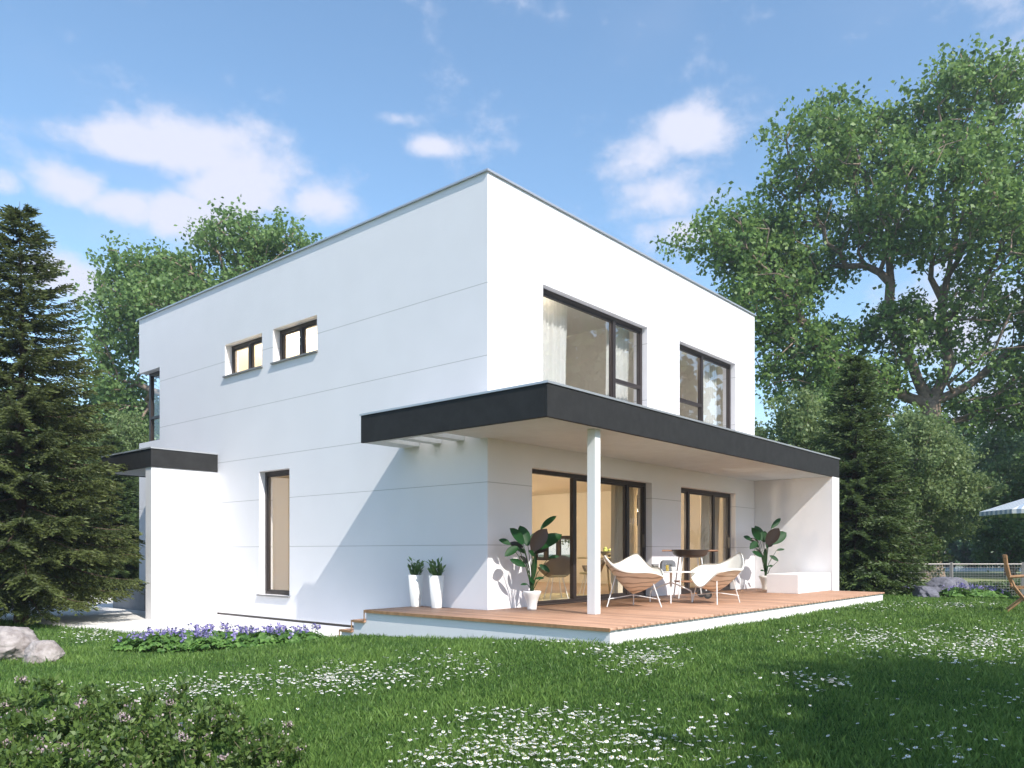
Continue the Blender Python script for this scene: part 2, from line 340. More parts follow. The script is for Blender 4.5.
# ------------------------------------------------------------------ ground
def make_ground():
    def axis(lo, hi, a, b, st):
        core = list(np.arange(a, b+.001, st)); x = a; left = []
        s = st
        while x > lo: s *= 1.25; x -= s; left.append(x)
        x = b; right = []; s = st
        while x < hi: s *= 1.25; x += s; right.append(x)
        return np.array(left[::-1]+core+right)
    xs = axis(-300, 300, -14, 24, .3); ys = axis(-300, 300, -16, 20, .3)
    X, Y = np.meshgrid(xs, ys, indexing='ij'); Z = ground(X, Y)
    nx, ny = X.shape; V = np.stack([X.ravel(), Y.ravel(), Z.ravel()], 1)
    i = np.arange(nx-1)[:, None]*ny+np.arange(ny-1)[None, :]; i = i.ravel()
    cx = X[:-1, :-1].ravel()+.15; cy_ = Y[:-1, :-1].ravel()+.15
    keep = ~((cx > .6) & (cx < 8.8) & (cy_ > .6) & (cy_ < 10.8)) & ~((cx > -.4) & (cx < 8.6) & (cy_ > -2.2) & (cy_ < 1))
    F = np.stack([i, i+ny, i+ny+1, i+1], 1)[keep]
    o = np_mesh('lawn', V, F, M['lawn'], smooth_=True); tag(o, kind='structure')
    # pavement slab
    mb = MB(); n = len(PAVE); zt = -.49
    mb.add([(x, y, zt) for x, y in PAVE], [tuple(range(n))]); mb.add([(x, y, zt) for x, y in PAVE]+[(x, y, -.62) for x, y in PAVE], [(i, (i+1) % n, (i+1) % n+n, i+n) for i in range(n)])
    p = mb.build('pavement', M['pave']); tag(p, kind='structure')
    # field and pond beyond the fence
    mb = MB(); q = [at(560, 27), at(1900, 27), at(1900, 78), at(560, 78)]
    mb.add([(x, y, -.44) for x, y in q], [(0, 1, 2, 3)]); tag(mb.build('field', M['field']), kind='structure')
    mb = MB(); q = [at(600, 52), at(1400, 52), at(1400, 70), at(600, 70)]
    mb.add([(x, y, -.43) for x, y in q], [(0, 1, 2, 3)]); tag(mb.build('water', M['water']), kind='structure')
make_ground()

# ------------------------------------------------------------------ house
HW, HL, ZR = 9.44, 11.5, 6.5
house = empty('house', (0, 0, 0), label='white flat-roofed two-storey house with dark terrace canopy and dark window frames', cat='house')
ZB = -.42
def holes_mesh(mb, P, a0, a1, z0, z1, holes, th, mi=0):
    """wall sheet with thickness th; P(a, depth, z) -> xyz; holes (a0,a1,z0,z1)"""
    A = sorted({a0, a1, *[h[0] for h in holes], *[h[1] for h in holes]}); Zs = sorted({z0, z1, *[h[2] for h in holes], *[h[3] for h in holes]})
    A = [a for a in A if a0 <= a <= a1]; Zs = [z for z in Zs if z0 <= z <= z1]
    def solid(i, j):
        if i < 0 or j < 0 or i >= len(A)-1 or j >= len(Zs)-1: return False
        ca = (A[i]+A[i+1])/2; cz = (Zs[j]+Zs[j+1])/2
        return not any(h[0] < ca < h[1] and h[2] < cz < h[3] for h in holes)
    for i in range(len(A)-1):
        for j in range(len(Zs)-1):
            if not solid(i, j): continue
            a, b, c, d = A[i], A[i+1], Zs[j], Zs[j+1]
            mb.add([P(a, 0, c), P(b, 0, c), P(b, 0, d), P(a, 0, d)], [(0, 1, 2, 3)], mi)
            mb.add([P(a, th, c), P(b, th, c), P(b, th, d), P(a, th, d)], [(3, 2, 1, 0)], mi)
            for (ii, jj, q) in ((i-1, j, (a, c, a, d)), (i+1, j, (b, c, b, d)), (i, j-1, (a, c, b, c)), (i, j+1, (a, d, b, d))):
                if not solid(ii, jj):
                    mb.add([P(q[0], 0, q[1]), P(q[2], 0, q[3]), P(q[2], th, q[3]), P(q[0], th, q[1])], [(0, 1, 2, 3)], mi)
PF = lambda a, d, z: (a, d, z)            # front facade (faces -y)
PL = lambda a, d, z: (d, a, z)            # left facade (faces -x)
PR = lambda a, d, z: (HW-d, a, z)
PB = lambda a, d, z: (a, HL-d, z)
W1 = (1.32, 4.54, 2.94, 5.17); W2 = (5.79, 8.40, 2.94, 5.17)
T1 = (1.04, 4.70, .004, 2.20); T2 = (5.85, 8.41, .004, 2.20)
WA = (6.07, 7.48, 4.55, 5.21); WB = (4.24, 5.68, 4.55, 5.21); TW = (5.12, 6.17, .02, 2.46); CW = (10.43, HL, 3.50, 5.20)
R1 = (5.2, 6.62, .62, 1.32); R2 = (2.98, 3.2, 1.55, 2.36); R3 = (3.58, 3.72, 1.92, 2.34)
TH = .3
def build_walls():
    mb = MB()
    holes_mesh(mb, PL, 0, HL, ZB, ZR, [WA, WB, TW, CW], TH)
    holes_mesh(mb, PF, TH, HW-TH, ZB, ZR, [W1, W2, T1, T2], TH)
    holes_mesh(mb, PR, 0, HL, ZB, ZR, [R1, R2, R3, (4.0, 6.5, 3.8, 5.2)], TH)
    holes_mesh(mb, PB, TH, HW-TH, ZB, ZR, [(TH, 1.5, 3.5, 5.2), (4, 6, 3.6, 5.2)], TH)
    mb.build('wall', M['wall'], house)
    mb = MB(); mb.box(.02, HW-.02, .02, HL-.02, -.465, ZB-.001); mb.build('plinth_joint', M['frame'], house)
    mb = MB(); mb.box(-.012, HW+.012, -.012, HL+.012, -.62, -.466); mb.build('plinth', M['plain'], house)
    # roof with parapet coping
    mb = MB(); mb.box(TH, HW-TH, TH, HL-TH, 6.1, 6.25); rf = mb.build('roof', M['concrete'], house)
    mb = MB()
    for b in ((-.035, HW+.035, -.035, TH+.02), (-.035, HW+.035, HL-TH-.02, HL+.035), (-.035, TH+.02, TH+.021, HL-TH-.021), (HW-TH-.02, HW+.035, TH+.021, HL-TH-.021)):
        mb.box(*b, ZR+.001, ZR+.028)
    mb.build('coping', M['coping'], rf)
    # interior
    mb = MB(); mb.box(TH+.001, HW-TH-.001, TH+.001, HL-TH-.001, -.08, -.001); mb.build('interior_floor', M['floorin'], house)
    mb = MB(); mb.box(TH+.001, HW-TH-.001, TH+.001, HL-TH-.001, 2.5, 2.84); mb.build('ceiling', M['warmw'], house)
    mb = MB(); mb.box(TH+.002, HW-TH-.002, 7.3, 7.4, 0, 2.499)
    e = .012   # interior lining of the ground floor
    def line(P, a0, a1, hs): holes_mesh(mb, P, a0, a1, 0, 2.499, hs, e)
    line(lambda a, d, z: (HW-TH-.001-d, a, z), TH, 7.3, [R1, R2, R3])
    line(lambda a, d, z: (TH+.001+d, a, z), TH, 7.3, [TW])
    line(lambda a, d, z: (a, TH+.001+d, z), TH+.02, HW-TH-.02, [T1, T2])
    mb.box(5.1, 5.22, 4.6, 7.29, .001, 2.499)
    mb.build('interior_wall', M['warm'], house)
    mb = MB(); mb.box(TH+.002, HW-TH-.002, 3.4, 3.5, 2.86, 6.09); mb.box(5.0, 5.1, TH+.01, 3.399, 2.86, 6.09); mb.box(TH+.002, TH+.012, TH+.01, 3.39, 2.86, 6.09)
    mb.box(HW-TH-.012, HW-TH-.002, TH+.01, 3.39, 2.86, 6.09)
    mb.box(TH+.02, HW-TH-.02, TH+.02, 3.39, 5.5, 5.55)
    mb.build('bedroom_wall', M['taupe'], house)
    mb = MB(); mb.box(2.2, 2.3, 3.51, 10.2, 2.86, 6.09); mb.box(.31, 2.19, 3.51, 10.2, 5.45, 5.5); mb.box(.31, 2.3, 10.2, 10.28, 2.86, 6.09); mb.build('bathroom_wall', M['warmw'], house)
build_walls()

def window(P, o, rec, mull=(), trans=(), name='window', fw=.07, fd=.075, pane=True, sill=None, skip=(), gm='glass', parent=house, handle=None):
    """o: opening; rec: depth of frame face behind the wall face; mull: a positions; trans: (a0,a1,z)"""
    a0, a1, z0, z1 = o; mb = MB()
    def bx(b, aa, ab, za, zb, d0=rec, d1=rec+fd):
        p, q = P(aa, d0, za), P(ab, d1, zb); b.box(p[0], q[0], p[1], q[1], p[2], q[2])
    e = .002
    bx(mb, a0+e, a1-e, z1-fw, z1-e); bx(mb, a0+e, a1-e, z0+e, z0+fw*.8)
    zl, zh = z0+fw*.8+.001, z1-fw-.001
    bx(mb, a0+e, a0+fw, zl, zh); bx(mb, a1-fw, a1-e, zl, zh)
    for m_ in mull: bx(mb, m_-fw*.62, m_+fw*.62, zl, zh, rec-.006, rec+fd)
    for t in trans: bx(mb, t[0], t[1], t[2]-fw*.5, t[2]+fw*.5, rec-.004, rec+fd-.004)
    f = mb.build(name, M['frame'], parent, bevel=.004)
    edges = [a0+fw, *[x for x in mull], a1-fw]
    for i in range(len(edges)-1):
        if i in skip: continue
        p0, p1 = edges[i]+(fw*.62 if i else 0), edges[i+1]-(fw*.62 if i < len(edges)-2 else 0)
        # opening sash inside the frame
        sb = MB(); s = .035
        for (aa, ab, za, zb) in ((p0+e, p1-e, zl+e, zl+s), (p0+e, p1-e, zh-s, zh-e), (p0+e, p0+s, zl+s+.001, zh-s-.001), (p1-s, p1-e, zl+s+.001, zh-s-.001)):
            bx(sb, aa, ab, za, zb, rec+.018, rec+fd-.01)
        sb.build('sash', M['frame'], f)
        g = MB(); q = [P(p0+.02, rec+fd*.55, zl+.02), P(p1-.02, rec+fd*.55, zl+.02), P(p1-.02, rec+fd*.55, zh-.02), P(p0+.02, rec+fd*.55, zh-.02)]
        g.add(q, [(0, 1, 2, 3)]); g.build('pane', M[gm], f)
    if sill:
        sb = MB(); p, q = P(a0-.03, -.045, z0-.03), P(a1+.03, rec-.001, z0-.001); sb.box(p[0], q[0], p[1], q[1], p[2], q[2]); sb.build('sill', M['sill'], f)
    return f
window(PF, W1, .115, (3.56,), ((3.60, 4.47, 4.02),), gm='glass_up'); window(PF, W2, .115, (7.0,), ((5.85, 6.96, 4.02),), gm='glass_up')
t1 = window(PF, T1, .13, (2.36, 4.05), name='sliding_door', skip=(0,), gm='glass_clear'); t2 = window(PF, T2, .13, (6.42, 7.58), name='sliding_door', gm='glass_clear')
for f, a in ((t1, 4.55), (t2, 8.28)):
    hb = MB(); o_ = T1 if f is t1 else T2; hb.box(o_[0]+.003, o_[1]-.003, -.002, .129, -.027, .012); hb.build('threshold', M['frame'], f)
    hb = MB(); hb.box(a, a+.03, .085, .125, .95, 1.2); hb.build('handle', M['steel'], f)
window(PL, WA, .15, ((WA[0]+WA[1])/2,), sill=1); window(PL, WB, .15, ((WB[0]+WB[1])/2,), sill=1); window(PL, TW, .13, sill=1)
window(PR, R1, .13, (5.75, 6.2)); window(PR, R2, .13); window(PR, R3, .13, fw=.03); window(PR, (4.0, 6.5, 3.8, 5.2), .13, (5.2,)); window(PB, (4, 6, 3.6, 5.2), .13, (5,))
# corner window
mb = MB(); rc = .17
for a, b, c, d, z0, z1 in ((rc, rc+.07, 10.432, HL-rc, 5.13, 5.198), (rc, rc+.07, 10.432, HL-rc, 3.502, 3.56), (rc, rc+.07, 10.432, HL-rc, 4.08, 4.14), (rc, rc+.08, 10.432, 10.50, 3.562, 5.128),
                           (rc-.005, rc+.08, HL-rc-.08, HL-rc+.002, 3.502, 5.198), (rc+.081, 1.498, HL-rc-.07, HL-rc, 5.13, 5.198), (rc+.081, 1.498, HL-rc-.07, HL-rc, 3.502, 3.56), (1.43, 1.498, HL-rc-.07, HL-rc, 3.562, 5.128)):
    mb.box(a, b, c, d, z0, z1)
cwf = mb.build('corner_window', M['frame'], house)
g = MB(); g.add([(rc+.04, 10.5, 3.56), (rc+.04, HL-rc-.08, 3.56), (rc+.04, HL-rc-.08, 5.13), (rc+.04, 10.5, 5.13)], [(0, 1, 2, 3)]); g.build('pane', M['glass'], cwf)
g = MB(); g.add([(rc+.08, HL-rc-.04, 3.56), (1.43, HL-rc-.04, 3.56), (1.43, HL-rc-.04, 5.13), (rc+.08, HL-rc-.04, 5.13)], [(0, 1, 2, 3)]); g.build('pane', M['glass'], cwf)
# blinds behind the small windows
# canopy over the terrace
KX, GY, HY, CX = 9.90, -1.82, 1.86, -.88
S0, S1 = 2.55, 2.97
def canopy():
    mb = MB(); t = .05
    mb.box(CX, KX, GY, GY+t, S0, S1)                                     # front fascia
    mb.box(CX, CX+t, GY+t+.001, HY, S0, S1)                              # left fascia
    mb.box(KX-t, KX, GY+t+.001, -.001, S0, S1)
    c = mb.build('canopy', M['dark'], house, bevel=.006)
    mb = MB(); e = .002                                                  # soffit + inner slab, L-shaped with three open slots
    mb.box(CX+t+e, KX-t-e, GY+t+e, -e, S0+.004, S0+.12)
    ys = [-e+.001, .15, .47, .65, .97, 1.16, 1.48, HY-e]
    x0, x1 = CX+t+e, -e
    for a, b in ((ys[0]+.001, ys[1]), (ys[2], ys[3]), (ys[4], ys[5]), (ys[6], ys[7])): mb.box(x0, x1, a, b, S0+.004, S0+.12)
    for a, b in ((.15, .47), (.65, .97), (1.16, 1.48)): mb.box(x0, x0+.10, a+.0005, b-.0005, S0+.004, S0+.12)
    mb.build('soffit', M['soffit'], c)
    mb = MB(); zt = S1-.05                                               # roof skin
    mb.box(CX+t+e, KX-t-e, GY+t+e, -e, zt, zt+.04)
    mb.build('canopy_roof', M['plain'], c)
    mb = MB()
    for a, b in ((.15, .47), (.65, .97), (1.16, 1.48)): mb.box(x0+.06, x1-.002, a-.03, b+.03, S0+.122, S0+.130)
    mb.build('beam_softener', M['softener'], c)  # sheets added over the canopy slots to dim the sun streaks on the wall
    mb = MB(); w = .075
    mb.box(CX-.015, KX+.015, GY-.015, GY+w, S1+.001, S1+.03); mb.box(CX-.015, CX+w, GY+w+.001, HY+.015, S1+.001, S1+.03); mb.box(KX-w, KX+.015, GY+w+.001, -.001, S1+.001, S1+.03)
    mb.build('coping', M['coping'], c)
    mb = MB(); mb.box(.33, .46, -1.70, -1.565, .001, S0+.003); mb.build('column', M['white'], house, bevel=.004)
    mb = MB(); mb.box(HW+.0135, KX-t-.003, GY+.004, .3, -.6, S0+.003); mb.box(KX-t-.002, KX-.006, GY+.004, -.001, -.6, S0-.001); mb.build('fin_wall', M['plain'], house)
canopy()
# porch
def porch():
    mb = MB(); mb.box(-1.40, -.001, 7.80, 8.06, -.55, 2.575); mb.build('porch_wall', M['plain'], house)
    x0, x1, y0, y1, z0, z1 = -1.42, -.001, 7.775, 10.15, 2.56, 2.925; t = .05; mb = MB()
    mb.box(x0, x1, y0, y0+t, z0, z1); mb.box(x0, x0+t, y0+t+.001, y1, z0, z1); mb.box(x0+t+.001, x1, y1-t, y1, z0, z1)
    c = mb.build('porch_canopy', M['dark'], house, bevel=.006)
    mb = MB(); mb.box(x0+t+.002, x1, y0+t+.002, y1-t-.002, z0+.017, z0+.12); mb.build('soffit', M['plain'], c)
    mb = MB(); mb.box(x0-.015, x1, y0-.015, y1+.015, z1+.001, z1+.028); mb.build('coping', M['coping'], c)
porch()
# ------------------------------------------------------------------ terrace deck
def make_deck():
    rnd = random.Random(3)
    root = empty('terrace_deck', (0, 0, 0), label='raised terrace of reddish brown wooden boards on a white base', cat='terrace')
    x0, x1, y0, y1 = DK; V = []; F = []; T = []
    def bd(a, b, c, d, z0, z1, t):
        o = len(V); V.extend([(x, y, z) for z in (z0, z1) for x, y in ((a, c), (b, c), (b, d), (a, d))])
        for f in ((4, 5, 6, 7), (0, 1, 5, 4), (1, 2, 6, 5), (2, 3, 7, 6), (3, 0, 4, 7)): F.append([i+o for i in f]); T.append(t)
    x = x0; w = .134; g = .011
    while x < x1-.02:
        xb = min(x+w, x1); ye = y1 if x < -.02 else -.004
        if x < -.02 < xb: xb = -.016; 
        seg = [y0, y0+rnd.uniform(1.2, 2.6)] if True else []
        ys = [y0-.012, ye]
        bd(x, xb, y0-.012, ye, -.028, 0.0, rnd.random()); x = xb+g if xb != -.016 else xb+g+.004
    for k, zt in enumerate((-.165, -.33)):
        ya = y1+.30*k; yb = y1+.30*(k+1)
        n = 2
        for i in range(n): bd(x0, -.016, ya+.003+i*.15, ya+i*.15+.145, zt-.026, zt, rnd.random())
    o = np_mesh('boards', np.array(V), np.array(F), M['deck'], root, tint=T)
    mb = MB(); mb.box(x0+.02, x1-.02, y0+.02, -.02, -.7, -.031); mb.box(x0+.02, -.02, -.019, y1-.01, -.7, -.031)
    for k, zt in enumerate((-.165, -.33)): mb.box(x0+.02, -.02, y1-.009+.30*k, y1+.30*(k+1)-.01, -.7, zt-.028)
    mb.build('base', M['plain'], root)
    mb = MB(); mb.box(x0-.014, x0-.001, y0, y1, -.045, -.004)
    mb.box(x0-.014, x0-.001, y1+.001, y1+.013, -.165, -.004); mb.box(x0-.014, x0-.001, y1+.014, y1+.30, -.20, -.168); mb.box(x0-.014, x0-.001, y1+.301, y1+.314, -.33, -.168)
    mb.box(x0-.014, x0-.001, y1+.315, y1+.60, -.365, -.333); mb.box(x0-.014, x0-.001, y1+.601, y1+.615, -.5, -.333)
    mb.build('edge_trim', M['teak'], root)
make_deck()
# ------------------------------------------------------------------ things on the terrace
def rf(u, v): return (u*RIGHT[0]+v*FWD[0], u*RIGHT[1]+v*FWD[1])
def shell_chair(px, d, tips, dips, zb, label, group, legs_at):
    c = at(px, d); root = empty('lounge_chair', (c[0], c[1], 0), label=label, cat='chair', group=group)
    K = len(tips); N = 60; rim = []
    angs = [t[0] for t in tips]
    for k in range(N):
        a = 360*k/N
        for i in range(K):
            a0 = angs[i]; a1 = angs[(i+1) % K]+(360 if i == K-1 else 0); aa = a if a >= angs[0] else a+360
            if a0 <= aa <= a1:
                t = (aa-a0)/(a1-a0); s = t*t*(3-2*t); w = math.sin(PI*t)**1.15
                r = tips[i][1]*(1-s)+tips[(i+1) % K][1]*s; z = tips[i][2]*(1-s)+tips[(i+1) % K][2]*s
                r = r*(1-w)+dips[i][0]*w; z = z*(1-w)+dips[i][1]*w
                rim.append((math.radians(a), r, z)); break
    def P(j, r, ins=0, up=0):
        a, R, z = rim[j % N]; R = max(R-ins, .02); x, y = rf(R*r*math.cos(a), R*r*math.sin(a))
        return (x, y, zb+up+(z-zb-up)*(.45*r+.55*r*r))
    def skin(ins, up, mi, flip):
        mb = MB(); V = [(0, 0, zb+up)]; F = []; nr = 9
        for i in range(1, nr+1):
            for j in range(N): V.append(P(j, i/nr, ins, up))
        for j in range(N): F.append((0, 1+j, 1+(j+1) % N))
        for i in range(nr-1):
            for j in range(N):
                a = 1+i*N+j; b = 1+i*N+(j+1) % N; F.append((a, a+N, b+N, b))
        if flip: F = [f[::-1] for f in F]
        mb.add(V, F, mi, True); return mb
    skin(0, 0, 0, False).build('shell', M['shell'], root)
    cu = skin(.012, .03, 0, True)
    rimv = []; 
    for j in range(N): rimv += [P(j, 1.0, -.006), P(j, 1.0, .012, .03)]
    for j in range(N): rimv[2*j] = (*rimv[2*j][:2], rimv[2*j][2]+.008); rimv[2*j+1] = (*rimv[2*j+1][:2], rimv[2*j+1][2]+.02)
    cu.add(rimv, [(2*j, 2*j+1, (2*j+3) % (2*N), (2*j+2) % (2*N)) for j in range(N)], 0, True)
    low = [(*P(j, 1.0, -.006)[:2], P(j, 1.0)[2]-.014) for j in range(N)]
    o = len(cu.v); cu.add(rimv[::2]+low, [(j, (j+1) % N, (j+1) % N+N, j+N) for j in range(N)], 0, True)
    cu.build('cushion', M['shellin'], root)
    feet = []
    for (a, r, rr) in legs_at:
        j = int(a/360*N) % N; top = P(j, rr); ar = math.radians(a); fx, fy = rf(r*math.cos(ar), r*math.sin(ar))
        feet.append(Vector((fx, fy, .008)))
        MB().tube([top, (fx, fy, .008)], .0095, 8).build('leg', M['chrome'], root)
    b = MB(); hub = Vector((0, 0, zb-.012))
    for ft in feet: b.tube([hub, ft.lerp(Vector((0, 0, zb)), .0)+Vector((0, 0, .12))+(-ft*.04)], .007, 6)
    b.build('brace', M['chrome'], root)
    return root
shell_chair(633, 12.35, [(74, .50, .83), (188, .46, .80), (342, .48, .47)], [(.42, .66), (.45, .555), (.44, .60)], .20,
            'white lounge chair with wood-grain shell nearest the white column', 'shell lounge chairs on the terrace', [(80, .34, .6), (196, .44, .62), (332, .46, .7)])
shell_chair(716, 13.1, [(22, .50, .84), (150, .45, .52), (262, .42, .54)], [(.38, .64), (.33, .28), (.43, .57)], .20,
            'white lounge chair with wood-grain shell, nearer the potted plant by the fin wall', 'shell lounge chairs on the terrace', [(20, .47, .6), (150, .40, .7), (258, .40, .7)])
def table():
    c = at(671, 13.35); root = empty('side_table', (c[0], c[1], 0), label='low round white table between the two lounge chairs', cat='table')
    MB().lathe([(.0, .515), (.40, .515), (.425, .522), (.425, .53), (.0, .532)], 40).build('tabletop', M['white'], root)
    MB().lathe([(.022, .28), (.022, .514)], 12).build('post', M['chrome'], root)
    for k in range(4):
        a = PI/2*k+.5; u = Vector((math.cos(a), math.sin(a), 0))
        pts = [Vector((0, 0, .34))+u*.01, Vector((0, 0, .30))+u*.12, Vector((0, 0, .235))+u*.27, Vector((0, 0, .20))+u*.33, Vector((0, 0, .15))+u*.345, Vector((0, 0, .012))+u*.35]
        MB().tube(pts, [.012]*6, 8).build('leg', M['chrome'], root)
    return c
TC = table()
def on_table(u, v): x, y = rf(u, v); return (TC[0]+x, TC[1]+y, .5335)
g = empty('juice_glass', on_table(-.085, -.12), label='tall glass of orange juice on the white table', cat='glass')
MB().lathe([(.026, .001), (.031, .13), (.029, .13), (.024, .008), (.001, .008)], 18).build('glass', M['glass_clear'], g)
MB().lathe([(.001, .009), (.0235, .0092), (.0275, .105), (.001, .106)], 18).build('juice', M['juice'], g)
g = empty('cup', on_table(.02, -.10), label='white cup beside the orange juice', cat='cup')
MB().lathe([(.02, .001), (.036, .025), (.04, .075), (.036, .075), (.033, .03), (.001, .01)], 20).build('bowl', M['ceramic'], g)
MB().tube([(.038, 0, .06), (.058, 0, .058), (.062, 0, .04), (.036, 0, .025)], .005, 6).build('handle', M['ceramic'], g)
# grey rounded bin and small box on the table
g = empty('bread_bin', on_table(-.02, .17), -YAW, label='dark grey rounded bin standing behind the juice on the table', cat='bin')
mb = MB(); pr = [(-.125, .0), (-.125, .12), (-.11, .165), (-.075, .188), (.075, .188), (.11, .165), (.125, .12), (.125, .0)]
v = [(x, -.07, z) for x, z in pr]+[(x, .07, z) for x, z in pr]; n = len(pr)
mb.add(v, [tuple(range(n)), tuple(range(2*n-1, n-1, -1))]+[(i, i+n, (i+1) % n+n, (i+1) % n) for i in range(n)]); mb.build('body', M['greyfab'], g, bevel=.012)
mb = MB(); mb.box(-.06, .06, -.082, -.072, .10, .115); mb.build('handle', M['steel'], g)
g = empty('tin_box', on_table(-.24, .16), -YAW+.2, label='small dark box left of the grey rounded bin', cat='box')
mb = MB(); mb.box(-.05, .05, -.04, .04, 0, .10); mb.build('body', M['steel'], g, bevel=.006); mb = MB(); mb.box(-.053, .053, -.043, .043, .101, .118); mb.build('lid', M['greyfab'], g, bevel=.004)

def grill():
    c = at(690, 14.7); root = empty('fire_bowl_grill', (c[0], c[1], 0), -YAW, label='round grill bowl with wooden bar handles on white legs by the far door', cat='grill')
    MB().lathe([(.14, .755), (.25, .775), (.315, .82), (.33, .89), (.345, .895), (.345, .905), (.315, .905), (.30, .84), (.2, .79), (.001, .77)], 32).build('bowl', M['steel'], root)
    g = MB()
    for k in range(-9, 10): 
        h = math.sqrt(max(.31**2-(k*.032)**2, .001)); g.tube([(k*.032, -h, .898), (k*.032, h, .898)], .004, 5)
    g.build('grate', M['black'], root)
    for s in (-1, 1):
        MB().tube([(s*.32, 0, .885), (s*.52, 0, .885)], .016, 10).build('handle', M['copper'], root)
    for sx in (-1, 1):
        for sy in (-1, 1):
            MB().tube([(sx*.17, sy*.15, .79), (sx*.26, sy*.22, .07 if sx > 0 else .005)], .013, 8).build('leg', M['chrome'], root)
    MB().box(-.26, .26, -.19, .19, .30, .325).build('shelf', M['copper'], root, bevel=.004)
    for sy in (-1, 1):
        mb = MB(); mb.tube([(.27, sy*.245-.02, .075), (.27, sy*.245+.02, .075)], .074, 22, sm=False); w = mb.build('wheel', M['black'], root)
        MB().tube([(.27, sy*.245-.024, .075), (.27, sy*.245+.024, .075)], .035, 14, sm=False).build('rim', M['steel'], w)
grill()
# white block bench
mb = MB(); mb.box(7.46, 9.38, -1.80, -1.13, .001, .40); tag(mb.build('bench', M['plain'], None, bevel=.008), 'plain white masonry block bench against the fin wall', 'bench')
# tall planters
def planter(x, y, label, seed):
    root = empty('tall_planter', (x, y, 0), .1, label=label, cat='planter', group='tapered white planters')
    mb = MB(); t, b, h = .105, .07, .50
    def ring(r, z, n=28): return [(r*math.copysign(abs(math.cos(q))**.62, math.cos(q)), r*math.copysign(abs(math.sin(q))**.62, math.sin(q)), z) for q in [2*PI*k/n for k in range(n)]]
    R = [ring(b, .002), ring(t, h), ring(t-.012, h), ring(t-.016, h-.05)]; n = 28; V = sum(R, []); F = [(i*n+k, i*n+(k+1) % n, (i+1)*n+(k+1) % n, (i+1)*n+k) for i in range(3) for k in range(n)]
    mb.add(V, F, 0, True); mb.add(R[0], [tuple(range(n-1, -1, -1))]); mb.build('pot', M['ceramic'], root)
    MB().lathe([(.001, h-.035), (.085, h-.035)], 14).build('soil', M['soil'], root)
    r = np.random.default_rng(seed); n = 120; a = r.choice(7, n)*.9+r.normal(size=n)*.25; rr = r.uniform(0, .085, n); zz = r.uniform(0, .26, n)*(.65+.35*np.sin(a*3))
    P = np.stack([np.cos(a)*rr*1.5*(.5+zz*2), np.sin(a)*rr*1.5*(.5+zz*2), h-.03+zz], 1); D = np.stack([np.cos(a)*.6, np.sin(a)*.6, r.uniform(.3, 1.3, n)], 1)
    V, F, T = leaf_quads(P, D, r.uniform(.07, .12, n), .018, r); np_mesh('foliage', V, F, M['leafd'], root, tint=T)
def leaf_quads(P, D, L, Wd, r, fold=.25):
    """kites: base, right, tip, left, slightly folded"""
    n = len(P); D = D/np.maximum(np.linalg.norm(D, axis=1, keepdims=True), 1e-6)
    q = r.normal(size=(n, 3)); S = np.cross(D, q); S /= np.maximum(np.linalg.norm(S, axis=1, keepdims=True), 1e-6); N = np.cross(S, D)
    L = np.broadcast_to(L, (n,))[:, None]; Wd = np.broadcast_to(Wd, (n,))[:, None]
    m = P+D*L*.45
    V = np.stack([P, m+S*Wd+N*Wd*fold, P+D*L, m-S*Wd+N*Wd*fold], 1).reshape(-1, 3)
    F = np.arange(4*n).reshape(n, 4)
    return V, F, np.clip(r.normal(.5, .25, n), 0, 1)
planter(-.19, 1.36, 'tapered white planter nearer the steps, with a small green plant', 1)
planter(-.20, .88, 'tapered white planter nearer the house corner, with a small green plant', 2)
